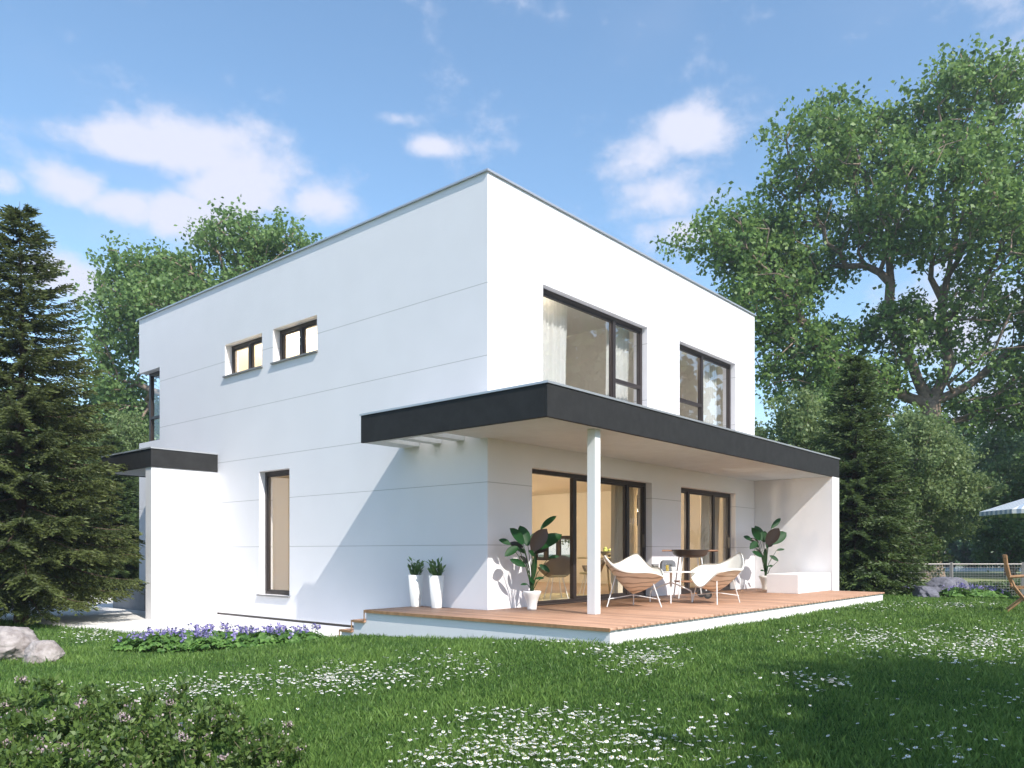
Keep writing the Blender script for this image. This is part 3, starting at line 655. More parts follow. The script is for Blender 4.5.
# big leafed potted plants
def broad_leaf(mb, base, tip, w, nrm, mi=0, curl=.12, n=7):
    b = Vector(base); t = Vector(tip); d = (t-b); L = d.length; d.normalize(); s = d.cross(Vector(nrm)).normalized(); u = s.cross(d).normalized()
    V = []
    for i in range(n+1):
        q = i/n; c = b+d*L*q-Vector((0, 0, 1))*curl*L*q*q+u*.0
        ww = w*.5*math.sin(PI*min(1, q*.93+.05))**.75*(1 if q < 1 else .02)
        V += [c-s*ww+u*ww*.35, c, c+s*ww+u*ww*.35]
    F = []
    for i in range(n):
        a = i*3; F += [(a, a+1, a+4, a+3), (a+1, a+2, a+5, a+4)]
    mb.add(V, F, mi, True)
def potted(x, y, rz, label, group, seed, mirror=1, sc=1):
    root = empty('potted_plant', (x, y, 0), rz, label=label, cat='potted plant', group=group, sc=sc); r = random.Random(seed)
    MB().lathe([(.001, .002), (.072, .002), (.072, .03), (.078, .10), (.105, .19), (.135, .25), (.138, .275), (.13, .285), (.118, .275), (.11, .22), (.001, .215)], 32).build('pot', M['ceramic'], root)
    MB().lathe([(.001, .235), (.112, .24)], 16).build('soil', M['soil'], root)
    st = MB(); lf = MB(); k = .00232
    # (base x,y) (tip x,y) width, kind, depth offset at base and tip
    LV = [((245, 280), (195, 145), 62, 0, .02, .12), ((215, 270), (125, 165), 58, 0, 0, -.10), ((130, 270), (55, 245), 34, 0, -.06, -.1), ((215, 290), (125, 262), 34, 1, .05, .1), ((178, 288), (92, 348), 46, 0, -.08, -.2),
          ((236, 396), (190, 348), 34, 1, .05, .1), ((226, 412), (125, 366), 36, 0, -.05, -.12), ((272, 312), (362, 165), 84, 1, -.03, -.1), ((292, 306), (468, 198), 80, 0, 0, .1), ((330, 172), (437, 80), 36, 0, .08, .2),
          ((285, 345), (246, 312), 26, 0, 0, -.1), ((380, 358), (452, 350), 20, 0, .1, .1), ((385, 447), (318, 402), 30, 0, .05, .1), ((284, 520), (248, 488), 26, 0, 0, -.1), ((288, 492), (352, 490), 16, 0, 0, .1), ((240, 525), (192, 530), 14, 0, -.05, -.15),
          ((280, 500), (300, 330), 30, 0, .1, .2), ((300, 330), (380, 300), 40, 1, .15, .3), ((230, 330), (180, 300), 38, 0, .12, .28), ((270, 290), (300, 190), 44, 0, .1, .22)]
    def pt(p, d): return Vector(((p[0]-270)*k*mirror, d, .245+(585-p[1])*k))
    for i, (b, t, w, kind, d0, d1) in enumerate(LV):
        B = pt(b, d0); T = pt(t, d1); nrm = Vector((r.uniform(-.25, .25), -1, r.uniform(.2, .7)))
        broad_leaf(lf, B, T+Vector((0, 0, .02)), w*k*1.2, nrm, 1 if kind else 0, curl=.08)
        root0 = Vector((r.uniform(-.02, .02), r.uniform(-.02, .02), .24)); mid = root0.lerp(B, .55); mid.x *= .55; mid.y *= .55
        st.tube([root0, mid, B], [.009, .006, .004], 6)
    lf.build('foliage', [M['houseleaf'], M['leafred']], root); st.build('stem', M['bush'], root)
potted(.44, -.49, -YAW+.05, 'big-leafed plant in a white vase-shaped pot left of the white column', 'big-leafed plants in white vase pots', 5)
potted(8.55, -.66, -YAW+.1, 'big-leafed plant in a white vase-shaped pot beside the block bench', 'big-leafed plants in white vase pots', 8, 1, 1.16)

# ------------------------------------------------------------------ inside the house
def inner_chair(px, d, ang, label):
    c = at(px, d); root = empty('shell_chair', (c[0], c[1], 0), ang, label=label, cat='chair', group='shell chairs inside the living room')
    mb = MB(); V = []; F = []; nu, nv = 18, 8
    for i in range(nu+1):
        a = -PI*.62+PI*1.24*i/nu
        for j in range(nv+1):
            t = j/nv; r = .14+.17*t; h = .42+.38*(t**1.4)*(.45+.55*math.cos(a)**2 if abs(a) < PI/2 else .45)
            V.append((-r*math.cos(a)-.02, r*1.1*math.sin(a), h))
    for i in range(nu):
        for j in range(nv):
            a = i*(nv+1)+j; F.append((a, a+nv+1, a+nv+2, a+1))
    mb.add(V, F, 0, True); o = mb.build('shell', M['chairgrey'], root); sd = o.modifiers.new('solid', 'SOLIDIFY'); sd.thickness = .018
    MB().lathe([(.001, .42), (.2, .42), (.215, .44), (.2, .46), (.001, .47)], 20).build('seat', M['rug'], root)
    for k in range(4):
        a = PI/4+PI/2*k; MB().tube([(.12*math.cos(a), .12*math.sin(a), .42), (.25*math.cos(a), .25*math.sin(a), .004)], .009, 6).build('leg', M['chrome'], root)
inner_chair(556, 14.3, 1.0, 'brown shell chair just inside the open sliding door')
inner_chair(590, 15.6, 2.4, 'brown shell chair behind the glass left of the bowl')
inner_chair(622, 16.6, 3.3, 'brown shell chair behind the glass right of the dining table')
def dining():
    c = at(606, 16.9); root = empty('dining_table', (c[0], c[1], 0), label='round pale dining table inside behind the sliding door', cat='table')
    MB().lathe([(.001, .72), (.60, .72), (.62, .735), (.62, .75), (.001, .752)], 40).build('tabletop', M['rug'], root)
    for k in range(3):
        a = 2*PI*k/3+.4; MB().tube([(.1*math.cos(a), .1*math.sin(a), .715), (.4*math.cos(a), .4*math.sin(a), .004)], .02, 8).build('leg', M['rug'], root)
    b = empty('fruit_bowl', (c[0]+.02, c[1]-.02, .7535), label='bowl of green fruit on the dining table inside', cat='bowl')
    MB().lathe([(.05, 0), (.11, .04), (.165, .12), (.155, .12), (.10, .05), (.001, .015)], 24).build('bowl', M['steel'], b)
    for x, y, z in ((0, 0, .09), (.06, .03, .12), (-.06, .02, .12), (.01, -.06, .13), (0, .05, .17)):
        MB().lathe([(.001, -.05), (.03, -.04), (.05, 0), (.03, .04), (.001, .05)], 12, (x, y, z)).build('fruit', M['fruit'], b)
    p = empty('pendant_lamp', (c[0]+rf(.38, -.3)[0], c[1]+rf(.38, -.3)[1], 2.499), label='pale dome pendant lamp hanging over the dining table', cat='lamp')
    MB().tube([(0, 0, 0), (0, 0, -.55)], .005, 6).build('cord', M['black'], p)
    MB().lathe([(.02, -.55), (.12, -.58), (.21, -.66), (.27, -.78), (.262, -.78), (.20, -.67), (.11, -.59), (.001, -.57)], 28).build('lamp_shade', M['lamp'], p)
    L = bpy.data.lights.new('bulb', 'POINT'); L.energy = 60; L.color = (1, .84, .64); L.shadow_soft_size = .12; lo = bpy.data.objects.new('bulb', L); COL.objects.link(lo); lo.parent = p; lo.location = (0, 0, -.95)
dining()
def fill_lamp(x, y, z, e, label):  # fill light with a glowing disc, added to brighten a room from out of view
    p = empty('fill_lamp', (x, y, z), label=label, cat='lamp', group='added fill lamps inside the house')
    MB().lathe([(.001, -.07), (.15, -.065), (.19, -.04), (.19, -.001), (.001, 0)], 24).build('fill_diffuser', M['lamp'], p)
    L = bpy.data.lights.new('bulb', 'POINT'); L.energy = e; L.color = (1, .88, .70); L.shadow_soft_size = .15; lo = bpy.data.objects.new('bulb', L); COL.objects.link(lo); lo.parent = p; lo.location = (0, 0, -.2)
fill_lamp(2.6, 3.6, 2.498, 50, 'added fill lamp inside the living room behind the open door')  # added to light the living room, out of view behind the wall
fill_lamp(6.0, 5.7, 2.498, 55, 'added fill lamp inside the room behind the narrower terrace door')  # added fill, set where the wall left of the door hides it
fill_lamp(1.3, 6.8, 5.448, 230, 'added fill lamp inside the upstairs room with small windows')  # added to make the small windows look cream and bright
fill_lamp(1.9, .8, 5.498, 22, 'added fill lamp in the bedroom behind the wide upstairs window')  # added to lift the bedroom tone, tucked behind the curtain
fill_lamp(6.3, .75, 5.498, 20, 'added fill lamp in the bedroom behind the smaller upstairs window')  # added bedroom fill, hidden above the window head
# rug, low sideboard, inside plant
c = at(560, 14.6); mb = MB(); mb.box(-.9, 1.3, -.55, 1.1, .001, .014); tag(mb.build('rug', M['rug'], loc=(c[0], c[1], 0)), 'pale yellowish rug under the chair inside the open door', 'rug')
def curtain(x0, x1, y, z0, z1, label, m='curtain', amp=.035, freq=9, gather=.0, seed=0):
    root = empty('curtain', ((x0+x1)/2, y, z0), label=label, cat='curtain', group='curtains hanging behind the windows'); r = random.Random(seed)
    w = x1-x0; n = 90; nz = 10; V = []; ph = r.uniform(0, 6)
    for j in range(nz+1):
        t = j/nz
        for i in range(n+1):
            u = i/n; xx = (u-.5)*w*(1-gather*math.sin(PI*min(1, t*1.1))**2*.3); V.append((xx, amp*math.sin(u*w*freq*2*PI+ph+.5*math.sin(3*t+u*4))*(.6+.4*t)+.01*math.sin(u*31+t*5), t*(z1-z0)))
    F = [(j*(n+1)+i, j*(n+1)+i+1, (j+1)*(n+1)+i+1, (j+1)*(n+1)+i) for j in range(nz) for i in range(n)]
    mb = MB(); mb.add(V, F, 0, True); mb.build('fabric', M[m], root)
    MB().tube([(-w/2-.05, 0, z1-z0+.012), (w/2+.05, 0, z1-z0+.012)], .012, 8).build('rail', M['chrome'], root)
curtain(1.34, 2.5, .42, 2.88, 5.4, 'white sheer curtain at the left end of the wide upstairs window', seed=1)
curtain(3.75, 4.5, .42, 2.88, 5.4, 'white sheer curtain behind the narrow right pane of the wide upstairs window', seed=2)
curtain(7.6, 8.3, .42, 2.88, 5.4, 'white sheer curtain in the smaller upstairs window', seed=3)
curtain(4.05, 4.9, .48, .03, 2.42, 'beige curtain at the right end of the wide terrace door', 'linen', seed=4)
curtain(7.6, 8.5, .48, .03, 2.42, 'beige curtain at the right end of the narrower terrace door', 'linen', seed=5)
# cream blinds behind the two small windows
for (a0, a1), lb in (((WA[0], WA[1]), 'cream blind in the small upper window farther from the corner'), ((WB[0], WB[1]), 'cream blind in the small upper window nearer the corner')):
    pass

# ------------------------------------------------------------------ garden furniture
def folding_chair():
    c = at(1007, 14.5); z = gz(*c); root = empty('folding_chair', (c[0], c[1], z), -YAW-.47, label='slatted wooden folding garden chair at the right edge of the lawn', cat='chair')
    for s in (-.21, .21):
        MB().tube([(-.03, s, 1.04), (-.02, s, .9), (.03, s, .66), (.10, s, .47), (.26, s, .24), (.46, s, .0)], [.016, .018, .02, .02, .019, .017], 8).build('back_leg', M['teak'], root)
        MB().tube([(.46, s*.86, .46), (.22, s*.86, .23), (-.03, s*.86, .0)], .017, 8).build('front_leg', M['teak'], root)
        MB().tube([(.02, s*1.12, .64), (.25, s*1.12, .66), (.44, s*1.12, .65)], [.018, .02, .018], 8).build('armrest', M['teak'], root)
    b = MB()
    for k in range(9): y = -.18+.045*k; b.tube([(-.03, y, 1.0), (.0, y, .8), (.07, y, .54)], .012, 6)
    b.tube([(-.035, -.22, 1.03), (-.035, .22, 1.03)], .024, 8); b.build('backrest', M['teak'], root)
    b = MB()
    for k in range(7): b.box(.06+.06*k, .105+.06*k, -.2, .2, .455, .473)
    b.box(.06, .46, -.2, -.17, .43, .454); b.box(.06, .46, .17, .2, .43, .454); b.build('seat', M['teak'], root)
folding_chair()
def parasol():
    c = at(1062, 20.3); z = gz(*c); root = empty('parasol', (c[0], c[1], z), .3, label='open garden parasol with blue and white stripes at the right edge', cat='parasol')
    zr = 1.93-z; za = zr+.62; R = 1.85; mb = MB(); ns = 7
    for k in range(8):
        a0, a1 = 2*PI*k/8, 2*PI*(k+1)/8; A = Vector((R*math.cos(a0), R*math.sin(a0), zr)); B = Vector((R*math.cos(a1), R*math.sin(a1), zr)); T = Vector((0, 0, za)); Mid = (A+B)/2
        def pt(t, full):   # t along rim -1..1
            rim = Mid+(B-A)*.5*t
            if not full: return rim
            return rim.lerp(T+(B-A)*.5*t*0, 0) if abs(t) >= 1 else (Mid+(T-Mid)*(1-abs(t)))+(B-A)*.5*t
        E = [-1+2*i/(2*ns) for i in range(2*ns+1)]
        for i in range(2*ns):
            t0, t1 = E[i], E[i+1]; mb.add([pt(t0, 0), pt(t1, 0), pt(t1, 1), pt(t0, 1)], [(0, 1, 2, 3)], i % 2)
            q0, q1 = pt(t0, 0), pt(t1, 0); d = Vector((0, 0, -.11)); mb.add([q0, q0+d, q1+d, q1], [(0, 1, 2, 3)], i % 2)
    mb.build('canopy', [M['white'], mat('blue_stripe', (.34, .42, .52), .8)], root)
    MB().tube([(0, 0, 0), (0, 0, za+.06)], .022, 10).build('pole', M['teak'], root)
    MB().lathe([(.001, .001), (.26, .001), (.26, .06), (.05, .09), (.04, .3), (.001, .3)], 20).build('base', M['concrete'], root)
    for k in range(8):
        a = 2*PI*k/8; MB().tube([(.03*math.cos(a), .03*math.sin(a), za-.03), (R*math.cos(a)*.99, R*math.sin(a)*.99, zr-.012)], .009, 6).build('rib', M['teak'], root)
parasol()
# ------------------------------------------------------------------ boulders
import bmesh
from mathutils import noise as mn
def boulder(px, d, sx, sy, sz, seed, m, label, group, rz=0, sink=.0):
    c = at(px, d); z = gz(*c); bm = bmesh.new(); bmesh.ops.create_icosphere(bm, subdivisions=5, radius=1)
    for v in bm.verts:
        p = v.co.copy(); o = Vector((seed*7.3, seed*3.1, 0))
        k = 1+.30*mn.noise(p*1.1+o)+.14*mn.noise(p*2.6+o)+.05*mn.noise(p*6+o)
        q = p*k
        # broken, flattened faces
        for nx, ny, nz, dd in ((.3, -.8, .5, .72), (-.7, -.4, .5, .74), (.8, .1, .6, .76), (0, 0, 1, .66), (-.2, .9, .3, .8), (.75, -.6, .1, .84)):
            n_ = Vector((nx, ny, nz)).normalized(); t = q.dot(n_)
            if t > dd: q -= n_*(t-dd)*.8
        q += p*(.03*mn.noise(Vector((p.x*9, p.y*9, p.z*22+p.x*6))+o)-.10*abs(mn.noise(Vector((p.x*3, p.y*3, p.z*7+p.x*3))+o))-.05*abs(mn.noise(p*8+o)))
        v.co = Vector((q.x*sx, q.y*sy, (q.z+.5)*sz))
    me = bpy.data.meshes.new('boulder'); bm.to_mesh(me); bm.free(); me.materials.append(M[m])
    for p in me.polygons: p.use_smooth = True
    o = bpy.data.objects.new('boulder', me); COL.objects.link(o); o.location = (c[0], c[1], z-sink); o.rotation_euler = (0, 0, rz-YAW)
    tag(o, label, 'boulder', group)
boulder(2, 10.1, .52, .36, .335, 1, 'rock', 'big pale boulder at the left edge under the conifer', 'pale boulders on the lawn')
boulder(44, 9.9, .235, .2, .215, 2, 'rock', 'smaller pale boulder to the right of the big pale one', 'pale boulders on the lawn', .4)
boulder(948, 20.6, .66, .45, .48, 3, 'rock2', 'big bluish grey boulder in the flower bed by the wire fence', 'grey boulders by the fence', .2)
boulder(925, 19.3, .34, .28, .24, 4, 'rock2', 'smaller bluish grey boulder beside the big grey one', 'grey boulders by the fence', 1.2)
# low wall beside the porch
mb = MB(); mb.box(-.42, -.02, 10.3, 12.0, -.49, -.02); tag(mb.build('low_wall', M['concrete'], bevel=.01), 'low grey concrete wall block behind the white porch wall', 'wall')

# ------------------------------------------------------------------ fence
def fence():
    root = empty('wire_fence', (*at(900, 24), -.5), label='wire mesh fence with metal posts between the lawn and the field', cat='fence')
    o = Vector((*at(900, 24), -.5)); r = np.array(RIGHT)
    def P(u, z, w=0): return (u*r[0]+w*FWD[0], u*r[1]+w*FWD[1], z)
    u0, u1 = -5, 9; H = .98
    mb = MB(); V = []; F = []
    def bar(a, b, w):
        a = Vector(a); b = Vector(b); d = (b-a).normalized(); s = Vector((r[0], r[1], 0)) if abs(d.z) > .5 else Vector((0, 0, 1)); s = s*w; f_ = Vector((FWD[0], FWD[1], 0))*w
        k = len(V); V.extend([a-s, a+f_, a+s, b-s, b+f_, b+s]); F.extend([(k, k+1, k+4, k+3), (k+1, k+2, k+5, k+4), (k+2, k, k+3, k+5)])
    n = int((u1-u0)/.085)
    for i in range(n+1): bar(P(u0+i*.085, .02), P(u0+i*.085, H), .0024)
    for k in range(13): bar(P(u0, .03+k*.078, .004), P(u1, .03+k*.078, .004), .0024)
    mb.add(V, F); mb.build('mesh_panel', M['wire'], root)
    mb = MB(); mb.tube([P(u0, H+.01), P(u1, H+.01)], .022, 8); mb.build('top_rail', M['fencem'], root)
    u = u0+.02
    for u in (-4.9, -2.75, -.64, 1.56, 3.75, 5.95, 8.1):
        mb = MB(); x, y, _ = P(u, 0); mb.box(x-.04, x+.04, y-.04, y+.04, -.2, H+.07); mb.build('post', M['fencem'], root)
fence()
# ------------------------------------------------------------------ broadleaf trees
def tube_segments(A, B, ra, rb, n=6):
    """frusta from A to B (m,3) as quads"""
    D = B-A; L = np.linalg.norm(D, axis=1, keepdims=True); D = D/np.maximum(L, 1e-6); A = A-D*ra[:, None]*.35
    ref = np.tile(np.array([[.31, .12, .05]]), (len(A), 1)); ref[np.abs((D*ref).sum(1))/.336 > .9] = (0, .1, 1)
    U = np.cross(D, ref); U /= np.linalg.norm(U, axis=1, keepdims=True); W_ = np.cross(D, U)
    q = 2*PI*np.arange(n)/n; c = np.cos(q)[None, :, None]; s = np.sin(q)[None, :, None]
    R = U[:, None]*c+W_[:, None]*s
    VA = A[:, None]+R*ra[:, None, None]; VB = B[:, None]+R*rb[:, None, None]
    V = np.concatenate([VA, VB], 1).reshape(-1, 3); m = len(A); b = np.arange(m)[:, None]*2*n; k = np.arange(n)[None]; k2 = (k+1) % n
    F = np.stack([b+k, b+k2, b+k2+n, b+k+n], 2).reshape(-1, 4)
    return V, F
def grow_tree(trunk, lobes, n_attr, seed, step=.8, alpha=.42, tip=.012, expo=2.35, trunk_r=None, extra=()):
    """trunk: list of points (metres, local). lobes: (c, r, weight). returns nodes, parents, radii"""
    r = np.random.default_rng(seed); w = np.array([l[2]*np.prod(l[1])**(2/3) for l in lobes]); w /= w.sum()
    k = r.choice(len(lobes), n_attr, p=w); d = r.normal(size=(n_attr, 3)); d /= np.linalg.norm(d, axis=1, keepdims=True)
    rad = r.uniform(.25, 1, n_attr)**(1/2.2)
    P = np.array([lobes[i][0] for i in k])+d*rad[:, None]*np.array([lobes[i][1] for i in k])
    N = [np.array(trunk[0], float)]; par = [-1]; pl = [0.]
    for p in trunk[1:]:
        p = np.array(p, float); a = N[-1]; L = np.linalg.norm(p-a); m = max(1, int(L/step))
        for i in range(1, m+1): N.append(a+(p-a)*i/m); par.append(len(N)-2); pl.append(pl[-1]+L/m)
    fork = len(N)-1
    for br in extra:
        q = fork
        for p in br:
            p = np.array(p, float); a = N[q]; L = np.linalg.norm(p-a); m = max(1, int(L/step)); pv = r.normal(size=3)*L*.05
            for i in range(1, m+1): N.append(a+(p-a)*i/m+pv*math.sin(PI*i/m)); par.append(q); pl.append(pl[q]+L/m); q = len(N)-1
    nt0 = len(N); cap = n_attr*14+nt0; NN = np.zeros((cap, 3)); NN[:nt0] = N; PL = np.zeros(cap); PL[:nt0] = pl; n = nt0
    # forbid growing from the bottom of the trunk
    pen = np.zeros(cap); pen[:max(1, int((fork+1)*(.8 if len(extra) else .55)))] = 50
    order = np.argsort(np.linalg.norm(P-NN[nt0-1], axis=1)+r.uniform(0, 1.5, n_attr))
    tips = []
    for i in order:
        p = P[i]; dd = np.linalg.norm(NN[:n]-p, axis=1); c = dd+alpha*PL[:n]+pen[:n]+np.maximum(0, NN[:n, 2]-p[2])*.6
        j = int(np.argmin(c)); a = NN[j]; L = dd[j]
        if L < .18: continue
        m = max(1, int(round(L/step))); perp = r.normal(size=3)*L*.07; sag = np.array([0, 0, L*.07]); q = j
        for s in range(1, m+1):
            t = s/m; x = a+(p-a)*t+(perp+sag)*math.sin(PI*t)*(1 if m > 1 else 0)+r.normal(size=3)*.03*(s < m)
            if n >= cap: break
            NN[n] = x; PL[n] = PL[q]+L/m; par.append(q); q = n; n += 1
        tips.append(q)
    NN = NN[:n]; par = np.array(par); acc = np.zeros(n); leafn = np.ones(n, bool); leafn[par[1:]] = False
    acc[leafn] = tip**expo
    for i in range(n-1, 0, -1): acc[par[i]] += acc[i]
    R = acc**(1/expo)
    if trunk_r:
        sc = trunk_r/R[0]; R = np.where(R > tip*3, tip*3+(R-tip*3)*((trunk_r-tip*3)/(R[0]-tip*3)), R)
    return NN, par, R, np.array(tips)
def broad_tree(name, loc, trunk, lobes, n_attr, seed, leaves, lsize, lm, bark='bark', label='', cat='tree', group=None, trunk_r=.4, spread=.45, step=.8, tip=.012, alpha=.42, parent=None, minr=.0, extra=(), k=7):
    NN, par, R, tips = grow_tree(trunk, lobes, n_attr, seed, step, alpha, tip, trunk_r=trunk_r, extra=extra)
    r = np.random.default_rng(seed+9); i = np.arange(1, len(NN)); i = i[R[i] > minr]; pa = par[i]
    fl = 1+.9*np.exp(-np.maximum(NN[:, 2]-NN[0, 2], 0)/.7)
    RR = R*fl
    V, F = tube_segments(NN[pa], NN[i], np.minimum(RR[pa], RR[i]*1.35), RR[i], 7)
    root = empty(name, loc, 0, label, cat, group)
    np_mesh('trunk', V, F, M[bark], root, smooth_=True)
    # leaves in small sprays round the twig ends and along thin twigs
    thin = np.where(R < tip*2.6)[0]; thin = thin[thin > 3]
    w = np.ones(len(thin)); w[np.isin(thin, tips)] = 3; w /= w.sum()
    ns = max(1, leaves//k); ci = r.choice(thin, ns, p=w)
    cpos = NN[ci]+r.normal(size=(ns, 3))*spread*np.array([1, 1, .75]); 
    P = np.repeat(cpos, k, 0)+r.normal(size=(ns*k, 3))*lsize*(.95 if k < 10 else .85)
    D = r.normal(size=(ns*k, 3))*.8+np.array([0, 0, -.25]); L = r.uniform(.75, 1.25, ns*k)*lsize
    V, F, T = leaf_quads(P, D, L, L*.36, r)
    T = np.clip(T*.5+np.repeat(r.uniform(0, .5, ns), k), 0, 1)
    np_mesh('crown', V, F, M[lm], root, tint=T)
    return root
def px_lobes(d, base_px, base_z, specs, dep=.8):
    """crown lobes given by where they stand around the trunk foot: sideways and height in metres at distance d"""
    k = d/FPX; out = []
    for x, y, rx, ry, w, *dv in specs:
        u = (x-base_px)*k; z = (552.06-y)*k+.8591-base_z; v = dv[0] if dv else 0
        a = rf(u, v); out.append(((a[0], a[1], z), (rx*k*dep+.2, rx*k*dep+.2, ry*k), w))
    return out
def L3(u, z, v=0): a = rf(u, v); return (a[0], a[1], z)
# the great tree on the right
dB = 38; bx = 930; c = at(bx, dB); kk = dB/FPX
lob = px_lobes(dB, bx, -.5, [(955, 118, 58, 46, 1.2, -1), (993, 80, 26, 22, .6), (885, 138, 56, 44, 1.1, 1), (1050, 195, 75, 85, 1.0), (812, 162, 46, 36, 1, -1), (785, 135, 20, 16, .4), (735, 240, 50, 26, 1.1), (690, 240, 18, 10, .5), (815, 235, 80, 48, 1.2, 2), (905, 215, 85, 65, 1.2, -2),
                             (1000, 285, 85, 62, 1.0, -2), (765, 300, 55, 36, 1), (850, 335, 50, 22, .5, 2), (1060, 340, 70, 60, .9), (780, 345, 36, 36, .7), (985, 368, 45, 16, .4, -2), (1015, 412, 60, 20, .6, 2), (1110, 260, 70, 110, .8), (815, 362, 55, 36, .9), (885, 322, 40, 22, .5), (800, 400, 50, 30, .6), (950, 395, 30, 14, .3), (915, 318, 45, 24, .6), (838, 112, 30, 22, .6), (778, 188, 34, 24, .6), (855, 385, 50, 26, .8), (900, 365, 45, 26, .7), (960, 330, 40, 26, .6), (925, 425, 45, 20, .7), (1010, 395, 60, 30, .7), (870, 425, 40, 20, .6)])
broad_tree('great_tree', (*c, -.5), [L3(0, 0), L3(-.3, 3), L3(.2, 6.2), L3(.0, 8.5)], lob, 1900, 11, 98000, .225, 'leaf', label='huge old broadleaf tree with bare forked limbs towering on the right', trunk_r=.48, spread=.42, step=.9, k=14, tip=.020, alpha=.30,
           extra=[[L3(-.9, 10.5), L3(-2.0, 13), L3(-2.2, 16.5)], [L3(1.0, 10.5), L3(.6, 13.5), L3(1.2, 17)], [L3(2.4, 9.8), L3(4.8, 11.4)], [L3(-2.6, 9.6), L3(-5.2, 11.2), L3(-6.6, 13.4)]])
# tree behind the house on the left
dL = 38; bx = 215; c = at(bx, dL)
lob = px_lobes(dL, bx, -.5, [(232, 240, 42, 26, 1.0), (285, 248, 34, 20, .8), (308, 250, 14, 8, .3), (165, 276, 42, 24, .9), (130, 262, 26, 14, .5), (118, 300, 26, 30, .8), (190, 315, 80, 44, 1), (118, 360, 26, 44, .8), (260, 300, 60, 45, .8), (125, 420, 30, 46, .8)])
broad_tree('tall_tree', (*c, -.5), [L3(0, 0), L3(.2, 4), L3(-.3, 8), L3(.2, 12)], lob, 800, 23, 38000, .20, 'leaf2', label='tall broadleaf tree rising behind the left half of the flat roof', trunk_r=.36, spread=.40, step=1.0, k=14, tip=.020, alpha=.3)

def generic_tree(name, px, d, h, wdt, seed, lm, leaves, ls, label, group=None, bark='bark', low=.12, cat='tree', attr=380, z=-.5, loc=None):
    c = loc or at(px, d); r = random.Random(seed); lob = []
    for k in range(11):
        t = k/10; zc = h*(low+.08+(.84-low)*t); rr = wdt*.5*(math.sin(PI*min(1, .18+.72*t))**.8)
        a = r.uniform(0, 2*PI); o = rr*.45*(k > 0 and k < 10)
        lob.append(((o*math.cos(a), o*math.sin(a), zc), (rr*.72, rr*.72, h*.13), 1))
    return broad_tree(name, (*c, z), [(0, 0, 0), (.05, .02, h*.25), (.1, -.1, h*.5), (0, 0, h*.72)], lob, attr, seed, leaves, ls, lm, bark, label, cat, group, trunk_r=h*.022, spread=ls*1.25, step=h*.07, tip=.012*h/8)
wl = generic_tree('willow', 793, 26, 6.6, 5.2, 31, 'willow', 48000, .115, 'pale green bushy tree just right of the house above the dark canopy', 'pale green bushy trees', low=.0, attr=500)
generic_tree('willow', 915, 28.5, 6.3, 4.6, 32, 'willow', 46000, .115, 'pale green bushy tree right behind the dark conifer by the fence', 'pale green bushy trees', bark='barkl', low=.13, attr=450)
dk = generic_tree('dark_tree', 1010, 45, 8.6, 9.5, 33, 'leafd', 30000, .22, 'broad dark green tree behind the striped parasol', 'dark trees beyond the fence', low=.12, attr=450)
fr = generic_tree('far_tree', 950, 70, 12.5, 13, 34, 'leafb', 16000, .42, 'hazy bluish tree far beyond the fence, centre of the far row', 'hazy far trees', low=.0, attr=300)
def put(src, px, d, s, rz, label, group=None, z=-.5, name=None):
    o = copy_tree(src); c = at(px, d); o.location = (*c, z); o.scale = (s, s, s); o.rotation_euler = (0, 0, rz); o['label'] = label
    if group: o['group'] = group
    return o
put(dk, 1085, 38, .95, 2.0, 'dark green tree at the right picture edge under the great tree', 'dark trees beyond the fence')
put(dk, 640, 50, 1.1, 4.0, 'dark green tree wholly behind the middle of the house', 'dark trees beyond the fence')
put(dk, 125, 44, 1.25, 1.0, 'dark green tree between the left conifer and the house', 'dark trees on the left')
put(dk, 15, 40, 1.15, 3.0, 'dark green tree behind the trunk of the left conifer', 'dark trees on the left')
put(dk, -80, 36, 1.2, 5.0, 'dark green tree left of the left conifer', 'dark trees on the left')
put(wl, 118, 36, 1.18, 2.5, 'pale green bushy tree seen left of the porch canopy', 'pale green bushy trees')
put(fr, 885, 76, 1.0, 1.3, 'hazy bluish tree far beyond the fence, left of the far row', 'hazy far trees')
put(fr, 1030, 64, .9, 2.3, 'hazy bluish tree far beyond the fence, right of the far row', 'hazy far trees')
put(fr, 820, 82, 1.1, 3.3, 'hazy bluish tree far beyond the fence behind the dark conifer', 'hazy far trees')
put(fr, 1120, 72, 1.1, 4.3, 'hazy bluish tree outside the right picture edge', 'hazy far trees')
put(fr, 740, 85, 1.15, 5.3, 'hazy bluish tree far behind the right end of the house', 'hazy far trees')
put(fr, -20, 75, 1.3, .3, 'hazy far tree behind the left conifer', 'hazy far trees')
put(fr, 120, 80, 1.1, .9, 'hazy far tree low between the left conifer and the house', 'hazy far trees')
# trees behind the viewer: they shade the lawn and show in the window glass
def back_tree(src, x, y, s, rz, label, z=-.55):
    o = copy_tree(src); o.location = (x, y, z); o.scale = (s, s, s); o.rotation_euler = (0, 0, rz); o['label'] = label; o['group'] = 'trees behind the viewer'; return o
generic_tree('shade_tree', 0, 0, 13, 8.4, 71, 'leafd', 60000, .26, 'tall tree behind the viewer whose shade falls on the near lawn', 'trees behind the viewer', low=.36, attr=450, loc=(-4.9, -20.2), z=-.6)
back_tree(fr, 24, -17, 1.25, 2.0, 'tall tree behind the viewer mirrored in the upstairs window')
back_tree(fr, 40, -24, 1.3, 3.0, 'tall tree behind the viewer mirrored in the smaller upstairs window')
back_tree(fr, 12, -38, 1.1, 1.0, 'tall tree behind the viewer far over the lawn')
